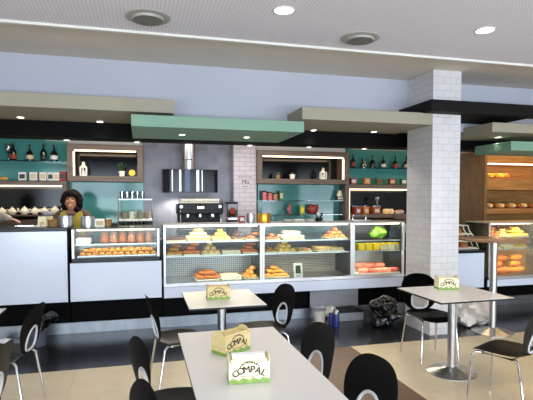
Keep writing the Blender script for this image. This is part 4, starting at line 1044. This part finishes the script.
        for j in range(nz - 1):
            for i in range(nx - 1): b.bm.faces.new((V[j][i], V[j][i + 1], V[j + 1][i + 1], V[j + 1][i]))
        bmesh.ops.solidify(b.bm, geom=b.bm.faces[:], thickness=.006)
        b.build('apron', M[apron], t, True)
        for q in (-1, 1): MB().tube([(q * .1 * k, -.1 * k, 1.36 * k), (q * .095 * k, -.075 * k, 1.43 * k), (q * .085 * k, .02 * k, 1.47 * k), (q * .05 * k, .07 * k, 1.47 * k)], .011, 8).build('apron_strap', M[apron], t, True)
    return t
pw_ = P(72.5, 200, Y=7.1)
arm = {'l': ((.25, -.08, 1.12), (.12, -.27, 1.07), (-.6, -.5, -.35), (0, -.3, 1)), 'r': ((-.25, -.08, 1.12), (-.12, -.27, 1.07), (.6, -.5, -.35), (0, -.3, 1))}
build_person('person', 'person with short dark curly hair and a yellow top, looking down behind the counter', (pw_.x, 7.1, 0), math.radians(-4), 1.72, arm, 'skin', 'blouse', 'hair', nod=.9, apron='apron')
# second person: only forearm and hand reach into the picture over the left counter
hp = P(17, 222, Y=6.42)
px_ = hp.x - .52
k2 = 1.68 / 1.7
zt = ztop / k2
arm2 = {'l': ((.27, -.1, zt + .11), ((hp.x - .10 - px_) / k2, -.44, zt + .095), (.85, -.25, -.25), (.1, 0, 1)), 'r': ((-.26, -.06, 1.27), (-.1, -.42, zt + .095), (.6, -.5, -.05), (0, 0, 1))}
build_person('person', 'person in a pale grey sleeve reaching a hand over the black counter', (px_, 6.96, 0), 0, 1.68, arm2, 'skinl', 'sleeve', 'hair', nod=.4)
# ------------------------------------------------------------------ things on the left counter and small case
zk = ztop + .001
t = thing('leather_purse', 'flat black leather purse under the reaching hand on the counter', 'purse', (PX(25, 6.3), 6.3, zk))
MB().box(-.1, .1, -.07, .07, 0, .03, .012).build('purse_body', M['purse'], t, True); MB().box(-.1, .1, -.073, -.066, .012, .018).build('zip', M['chrome'], t)
tin('steel canister on the black counter in front of the person in yellow', PX(65, 6.25), 6.25, zk, .082, .13, 'tin')
tin('steel canister on the small pastry case in front of the person in yellow', PX(87.5, 6.3), 6.3, zA1 + .002, .082, .13, 'tin')
def paperbag(label, x, y, z, w, d, h, m):
    t = thing('paper_bag', label, 'bag', (x, y, z)); b = MB()
    b.prism([(-w / 2, -d / 2), (w / 2, -d / 2), (w / 2, d / 2), (-w / 2, d / 2)], 0, h)
    for v in b.bm.verts:
        if v.co.z > h * .5: v.co.x *= .86; v.co.y *= .55; v.co.z += random.uniform(-.012, .012)
    b.build('bag_body', M[m], t); MB().box(-w * .25, w * .25, -d * .5 - .001, -d * .47, h * .2, h * .5).build('printed_mark', M['label'], t)
paperbag('white paper bag of sugar sticks on the counter beside the wicker basket', PX(42, 6.3), 6.3, zk, .1, .08, .12, 'papc')
t = thing('napkin_holder', 'grey folded cloth on a low holder behind the white paper bag', 'cloth', (PX(47, 6.5), 6.5, zk)); MB().box(-.06, .06, -.05, .05, 0, .12, .004).build('holder_body', M['papc'], t); MB().ball((0, 0, .15), .06, (1.1, .8, .6), 14, .12).build('folded_cloth', M['greyp'], t, True)
def basket(label, x, y, z, r, h):
    t = thing('wicker_basket', label, 'basket', (x, y, z))
    MB().lathe([(0, 0), (r * .8, 0), (r, h), (r * .92, h), (r * .74, .01), (0, .01)], seg=22).build('basket_body', M['straw'], t, True)
    MB().tube([(r * .97 * math.cos(2 * PI * i / 22), r * .97 * math.sin(2 * PI * i / 22), h) for i in range(22)], .007, 7, True).build('rim', M['straw'], t, True)
    b = MB()
    for k in range(7): b.ball((random.uniform(-.6, .6) * r, random.uniform(-.6, .6) * r, h * .8), r * .3, (1, 1, .7), 8, .1)
    b.build('sachets', M['p_brown'], t, True)
basket('small wicker basket of sachets beside the first steel canister', PX(52.5, 6.22), 6.22, zk, .06, .085)
basket('small wicker basket on the small case beside the white box', PX(108, 6.3), 6.3, zA1 + .002, .045, .085)
t = thing('paper_tray', 'low white paper tray lying between purse and white paper bag', 'tray', (PX(35, 6.25), 6.25, zk)); MB().box(-.06, .06, -.05, .05, 0, .015, .003).build('tray_base', M['card'], t)
packet('white box with a printed front on the small pastry case', PX(99.5, 6.3), 6.3, zA1 + .002, .115, .08, .1, 'card', 'label')
t = thing('card_terminal', 'small black payment terminal on the small pastry case', 'card terminal', (PX(114, 6.3), 6.3, zA1 + .002)); MB().prism([(-.06, 0), (.06, 0), (.06, .05), (-.06, .02)], -.04, .04, 'x').build('terminal_body', M['mach'], t); MB().box(-.028, .028, -.03, .01, .04, .043).build('screen', M['bglass'], t)

# ------------------------------------------------------------------ tables
def pedestal(t, x, y, h, r=.038, rb=.235):
    MB().lathe([(0, 0), (rb, 0), (rb, .006), (rb * .9, .014), (r * 1.5, .05), (r * 1.1, .058), (0, .058)], (x, y, 0), 48).build('base_disc', M['steel'], t, True)
    MB().tube([(x, y, .05), (x, y, h)], r, 28).build('pedestal', M['steel'], t, True)
    MB().box(x - .16, x + .16, y - .16, y + .16, h - .002, h + .006).build('mounting_plate', M['tedge'], t)
def table(label, x0, x1, y0, y1, peds=((0, 0),), rz=0, H=.75, rb=.235):
    t = thing('cafe_table', label, 'table', ((x0 + x1) / 2, (y0 + y1) / 2, 0), rz); a, b = (x1 - x0) / 2, (y1 - y0) / 2
    MB().box(-a, a, -b, b, H - .004, H, .0015).build('tabletop', M['ttop'], t)
    MB().box(-a, a, -b, b, H - .018, H - .004).build('black_edge', M['tedge'], t)
    for x, y in peds: pedestal(t, x, y, H - .024, .038, rb)
    return t
table('white square cafe table directly in front of the display cases, box on it', .365, 1.0, 3.80, 4.51, rb=.15)
table('long white table nearest the viewer with two printed boxes', .225, .865, 1.72, 3.125, ((0, -.64), (0, .03)), rb=.13)
tr_ = P(455, 375, Z=0)
table('white square cafe table by the tiled column with a black edge', 2.43, 3.17, 3.50, 4.20, rz=math.radians(1), rb=.225)
table('white cafe table mostly outside the left picture edge', -1.70, -1.045, 3.48, 4.20, ((-.06, 0),), rb=.14)
t = thing('high_table', 'tall round brown table on a steel column beyond the white plastic bag', 'table', (4.14, 4.91, 0))
MB().lathe([(0, 1.118), (.385, 1.118), (.39, 1.124), (.39, 1.136), (.385, 1.14), (0, 1.14)], seg=48).build('tabletop', mat('brown_laminate', (150, 112, 84), .3, var=.1), t, True)
MB().lathe([(0, 0), (.24, 0), (.24, .006), (.215, .014), (.06, .055), (.045, .062), (0, .062)], seg=48).build('base_disc', M['steel'], t, True)
MB().tube([(0, 0, .05), (0, 0, 1.118)], .042, 28).build('pedestal', M['steel'], t, True)

# ------------------------------------------------------------------ chairs
def sup(c, n): return math.copysign(abs(c) ** (2 / n), c)
def back_y(x, z): return -.195 - .20 * (z - .45) - .12 * (z - .45) ** 2 + .55 * x * x * min(1, (z - .42) * 4)
def make_chair():
    t = thing('cafe_chair', 'x', 'chair')
    N = 44; b = MB(); L = []
    zc_, hh, hw_ = .638, .190, .205
    for q in range(5):
        f = q / 4; ring = []
        for i in range(N):
            a = 2 * PI * i / N; c, s = math.cos(a), math.sin(a)
            ox, oz = hw_ * sup(c, 2.5) * (1 + .07 * sup(s, 2)), zc_ + hh * sup(s, 2.3)
            ix, iz = .092 * sup(c, 2.4) * (1 - .2 * sup(s, 2)), .56 + .092 * sup(s, 2.4)
            x, z = ix + (ox - ix) * f, iz + (oz - iz) * f
            ring.append(b.bm.verts.new((x, back_y(x, z), z)))
        L.append(ring)
    for A, B in zip(L, L[1:]):
        for i in range(N): b.bm.faces.new((A[i], A[(i + 1) % N], B[(i + 1) % N], B[i]))
    bmesh.ops.solidify(b.bm, geom=b.bm.faces[:], thickness=.014)
    b.build('backrest', M['shell'], t, True)
    hole = []
    for i in range(N):
        a = 2 * PI * i / N; x, z = .09 * sup(math.cos(a), 2.4) * (1 - .2 * sup(math.sin(a), 2)), .56 + .09 * sup(math.sin(a), 2.4); hole.append((x, back_y(x, z), z))
    MB().tube(hole, .009, 8, True).build('opening_ring', M['ring'], t, True)
    b = MB(); L = [[b.bm.verts.new((0, 0, .445))]]
    for q in range(1, 7):
        f = q / 6; ring = []
        for i in range(N):
            a = 2 * PI * i / N; x, y = .208 * f * sup(math.cos(a), 3), .215 * f * sup(math.sin(a), 3)
            z = .445 + .012 * (x / .2) ** 2 - (.025 * max(0, (y - .1) / .11) ** 2 if y > .1 else 0) + (.022 * ((-y - .12) / .1) ** 2 if y < -.12 else 0)
            ring.append(b.bm.verts.new((x, y, z)))
        L.append(ring)
    for i in range(N): b.bm.faces.new((L[0][0], L[1][i], L[1][(i + 1) % N]))
    for A, B in zip(L[1:], L[2:]):
        for i in range(N): b.bm.faces.new((A[i], A[(i + 1) % N], B[(i + 1) % N], B[i]))
    bmesh.ops.solidify(b.bm, geom=b.bm.faces[:], thickness=.014)
    b.build('seat', M['shell'], t, True)
    MB().tube([(.14, .12, .418), (.14, -.12, .418), (-.14, -.12, .418), (-.14, .12, .418)], .009, 8, True).build('under_frame', M['chrome'], t, True)
    for sx in (-1, 1):
        for sy in (-1, 1):
            MB().tube([(sx * .13, sy * .115, .42), (sx * .165, sy * .15, .425), (sx * .178, sy * .175, .40), (sx * .2, sy * (.24 if sy < 0 else .2), .0)], .0095, 10).build('leg', M['chrome'], t, True)
    return t
ch = Repeat(make_chair())
R_ = math.radians
# rotation 0 looks along +Y; 90 looks along -X; -90 along +X; 180 towards the viewer
for x, y, a, lb in ((.318, 4.10, -80, 'black chair at the left side of the table before the display cases'),
                    (1.05, 4.19, 102, 'black chair at the right side of the table before the display cases'),
                    (.22, 2.75, -100, 'black chair at the left of the long table, beside the kraft coloured box'),
                    (.24, 2.04, -102, 'black chair at the left of the long table, cut by the bottom edge'),
                    (.845, 2.79, 98, 'black chair at the right of the long table, farther of the two'),
                    (.875, 2.11, 101, 'black chair at the right of the long table, cut by the bottom edge'),
                    (2.83, 4.245, 176, 'black chair facing the viewer behind the table by the tiled column'),
                    (2.75, 3.12, 26, 'black chair at the right edge drawn up to the table by the column'),
                    (-1.03, 4.0, 80, 'black chair in front of the grey bin with the black bag'),
                    (-1.01, 2.95, 82, 'black chair cut by the left picture edge, nearest the viewer there')):
    ch.put((x, y, 0), R_(a), lb)

# ------------------------------------------------------------------ printed napkin boxes
def logo_mesh(b, w, zc0, y, face=1):
    """arched lettering with a sprig arch above and a curl below"""
    word = 'COMPAL'; R = w * .8
    for i, chx in enumerate(word):
        a = (i - 2.5) * .21; me = text_mesh(chx); s = w * .27 * (1 + .12 * math.cos(a * 2))
        m = Matrix.Translation((R * math.sin(a), y, zc0 + R * (math.cos(a) - 1))) @ Matrix.Rotation(PI / 2, 4, 'X') @ Matrix.Rotation(-a, 4, 'Z') @ Matrix.Scale(s, 4)
        for q in (-.022, 0, .022): b.add_mesh(me, m @ Matrix.Translation((q, q * .5, 0)))
    for i in range(9):
        a = (i - 4) * .17; r1 = w * .42
        c = Vector((r1 * 1.0 * math.sin(a * 1.1), y, zc0 + w * .1 + r1 * .55 * math.cos(a * 1.6)))
        b.ball(tuple(c), w * .036, (1.3 if i % 2 else .7, .06, .8), 8)
    b.tube([(-w * .4 + w * .8 * i / 10, y, zc0 - w * .07 - w * .07 * math.sin(PI * i / 10)) for i in range(11)], w * .008, 5)
def napkin_box(label, loc, rz, card='papc', napkin=True):
    t = thing('napkin_box', label, 'napkin box', loc, rz); W, D, H = .195, .115, .1
    MB().box(-W / 2, W / 2, -D / 2, D / 2, 0, H, .001).build('carton', M[card], t)
    g = MB(); pts = []
    for s in (-1, 1):
        poly = [(-W / 2, 0), (W / 2, 0)] + [(W / 2 - W * i / 12, .016 + .006 * ((i * 7) % 3)) for i in range(13)]
        g.prism(poly, s * (D / 2 + .0006) - .0006, s * (D / 2 + .0006) + .0006, 'y')
    for s in (-1, 1): g.box(s * (W / 2 + .0005) - .0006, s * (W / 2 + .0005) + .0006, -D / 2, D / 2, 0, .018)
    g.build('grass_print', M['papg'], t)
    l = MB(); logo_mesh(l, .15, .052, -D / 2 - .0008); l.build('printed_lettering', M['ink'], t)
    l = MB(); logo_mesh(l, .15, .052, -D / 2 - .0008)
    for v in l.bm.verts: v.co = Vector((-v.co.x, -v.co.y, v.co.z))
    l.build('printed_lettering', M['ink'], t)
    for s in (-1, 1):
        e = MB(); poly = [(-D / 2, H), (D / 2, H), (D / 2, H + .012)] + [(D * .36 * math.cos(a), H + .012 + .022 * math.sin(a)) for a in [i * PI / 10 for i in range(11)]] + [(-D / 2, H + .012)]
        e.prism(poly, s * W / 2 - s * .003, s * W / 2, 'x'); e.build('end_flap', M[card], t)
        MB().box(-W / 2 + .012, W / 2 - .012, s * D * .36 - .004, s * D * .36 + .004, H, H + .012).build('slot_lip', M[card], t)
    if napkin:
        b = MB()
        for k in range(7): b.box(-W * .4, W * .4, -.032 + k * .01, -.026 + k * .01, H - .01, H + .022 + .006 * math.sin(k * 2.1), .002)
        b.build('napkins', M['napkin'], t, True)
    else: MB().box(-W * .42, W * .42, -D * .3, D * .3, H, H + .002).build('inside_card', M['papy'], t)  # plain kraft card lying over the top opening
    return t
def ontable(px, py): return P(px, py, Z=.751)
p = ontable(250.5, 383); napkin_box('printed napkin box with white napkins out of its top, nearest the viewer', (p.x, p.y + .055, .751), R_(-5), 'papc')
p = ontable(233, 354); napkin_box('kraft yellow printed box turned sideways on the long table', (p.x, p.y + .06, .751), R_(32), 'papy', False)
p = ontable(219, 299.5); napkin_box('printed napkin box alone on the table before the display cases', (p.x, p.y + .055, .751), R_(-2), 'papy', False)
p = ontable(449.5, 289.5); napkin_box('printed napkin box on the table beside the tiled column', (p.x, p.y + .05, .751), R_(-12), 'papc', False)

# ------------------------------------------------------------------ clutter along the kickplate
bx_ = P(38, 345, Z=0)
t = thing('waste_bin', 'grey waste bin with a black liner bag, against the kickplate behind a chair', 'bin', (bx_.x, bx_.y, 0))
MB().lathe([(0, 0), (.085, 0), (.105, .27), (.098, .27), (.08, .01), (0, .01)], seg=28).build('bin_body', M['binp'], t, True)
b = MB(); b.lathe([(.112, .20), (.118, .26), (.112, .29), (.09, .285), (.05, .25), (0, .22)], seg=28)
b.ball((.09, -.01, .3), .1, (1.2, .9, .5), 26); b.crumple(.04, 16)
b.build('liner_bag', M['bbag'], t, True)
t = thing('paper_scrap', 'crumpled white paper on the floor at the left edge', 'paper', (P(5, 343, Z=0).x, P(5, 343, Z=0).y, 0)); MB().ball((0, 0, .025), .05, (1.5, .9, .5), 14, .18).build('crumpled_sheet', M['napkin'], t)
YP = 6.10
t = thing('access_panel', 'pale grey steel panel propped under the display case counter', 'panel', (PX(335, YP), YP, 0)); a = (PX(359, YP) - PX(310.5, YP)) / 2
MB().box(-a, a, 0, .012, .135, .385, .003).build('panel_sheet', M['greyp'], t); MB().box(-a, a, -.004, 0, .135, .15).build('lower_fold', M['steel'], t)
MB().box(-a + .02, -a + .04, .002, .02, 0, .135).build('leg', M['steel'], t); MB().box(a - .04, a - .02, .002, .02, 0, .135).build('leg', M['steel'], t)
def on_floor(px, py): return P(px, py, Z=0)
p = on_floor(352, 321); t = thing('plastic_crate', 'low grey plastic crate on the floor in front of the steel panel', 'crate', (p.x, p.y + .12, 0))
c = MB(); c.box(-.17, .17, -.1, .1, 0, .01); 
for s in (-1, 1): c.box(-.17, .17, s * .1 - .005, s * .1 + .005, .01, .11); c.box(s * .17 - .005, s * .17 + .005, -.1, .1, .01, .11)
c.build('crate_body', M['greyp'], t); MB().box(-.18, .18, -.11, .11, .11, .122, .003).build('crate_lid', M['mach'], t)
p = on_floor(321, 323); t = thing('storage_tub', 'clear plastic tub on the floor left of the blue bottles', 'tub', (p.x, p.y + .06, 0)); MB().lathe([(0, 0), (.07, 0), (.085, .16), (.08, .16), (.066, .006), (0, .006)], seg=22).build('tub_body', M['wbag'], t, True); MB().lathe([(.08, .158), (.09, .158), (.09, .168), (0, .168)], seg=22).build('tub_lid', M['greyp'], t, True)
for k, (px, py) in enumerate(((332, 325), (337, 327))):
    p = on_floor(px, py); t = thing('spray_bottle', ('blue cleaning bottle with a white top beside the clear tub', 'blue cleaning bottle with a white top beside the grey crate')[k], 'bottle', (p.x, p.y + .03, 0))
    MB().lathe([(0, 0), (.034, 0), (.036, .09), (.03, .13), (.014, .16), (0, .16)], seg=18).build('bottle_body', M['blue2'], t, True); MB().lathe([(.015, .155), (.018, .19), (.012, .2), (0, .2)], seg=14).build('nozzle', M['napkin'], t, True); MB().box(-.012, .012, -.05, .01, .19, .215, .004).build('trigger', M['napkin'], t)
p = on_floor(329, 318); t = thing('cleaning_cloth', 'crumpled white cloth bag hanging over the tub and bottles', 'cloth', (p.x, p.y + .03, 0)); MB().ball((0, 0, .07), .075, (1.5, .6, .9), 28).crumple(.05, 14).build('cloth_fold', M['wbag'], t, True)
p = on_floor(394, 330); t = thing('rubbish_bag', 'shiny black rubbish bag on the floor against the tiled column', 'bag', (p.x - .02, p.y + .2, 0))
b = MB(); b.ball((0, 0, .15), .17, (1.05, .85, .9), 40); b.ball((-.06, .03, .27), .1, (1.1, .8, .9), 30); b.ball((.06, -.02, .3), .07, (1.3, .9, .6), 26); b.crumple(.09, 9); b.build('bag_body', M['bbag'], t)
p = on_floor(382, 318.5); t = thing('crumpled_wrapper', 'small crumpled clear wrapper on the floor beside the black rubbish bag', 'wrapper', (p.x, p.y, 0)); MB().ball((0, 0, .035), .05, (1.1, .9, .7), 12, .2).build('wrapper_fold', M['greyp'], t)
p = on_floor(474, 335); t = thing('plastic_bag', 'big crumpled white plastic bag on the floor by the high table', 'bag', (4.10, 5.26, 0))
b = MB(); b.ball((.02, 0, .2), .21, (1.1, .85, .95), 44); b.ball((-.08, .03, .33), .12, (1.1, .9, .8), 34); b.ball((.1, .03, .28), .1, (1.1, .9, 1), 30); b.crumple(.07, 9, 3); b.crumple(.03, 24, 5); b.build('bag_body', M['wbag'], t, True)
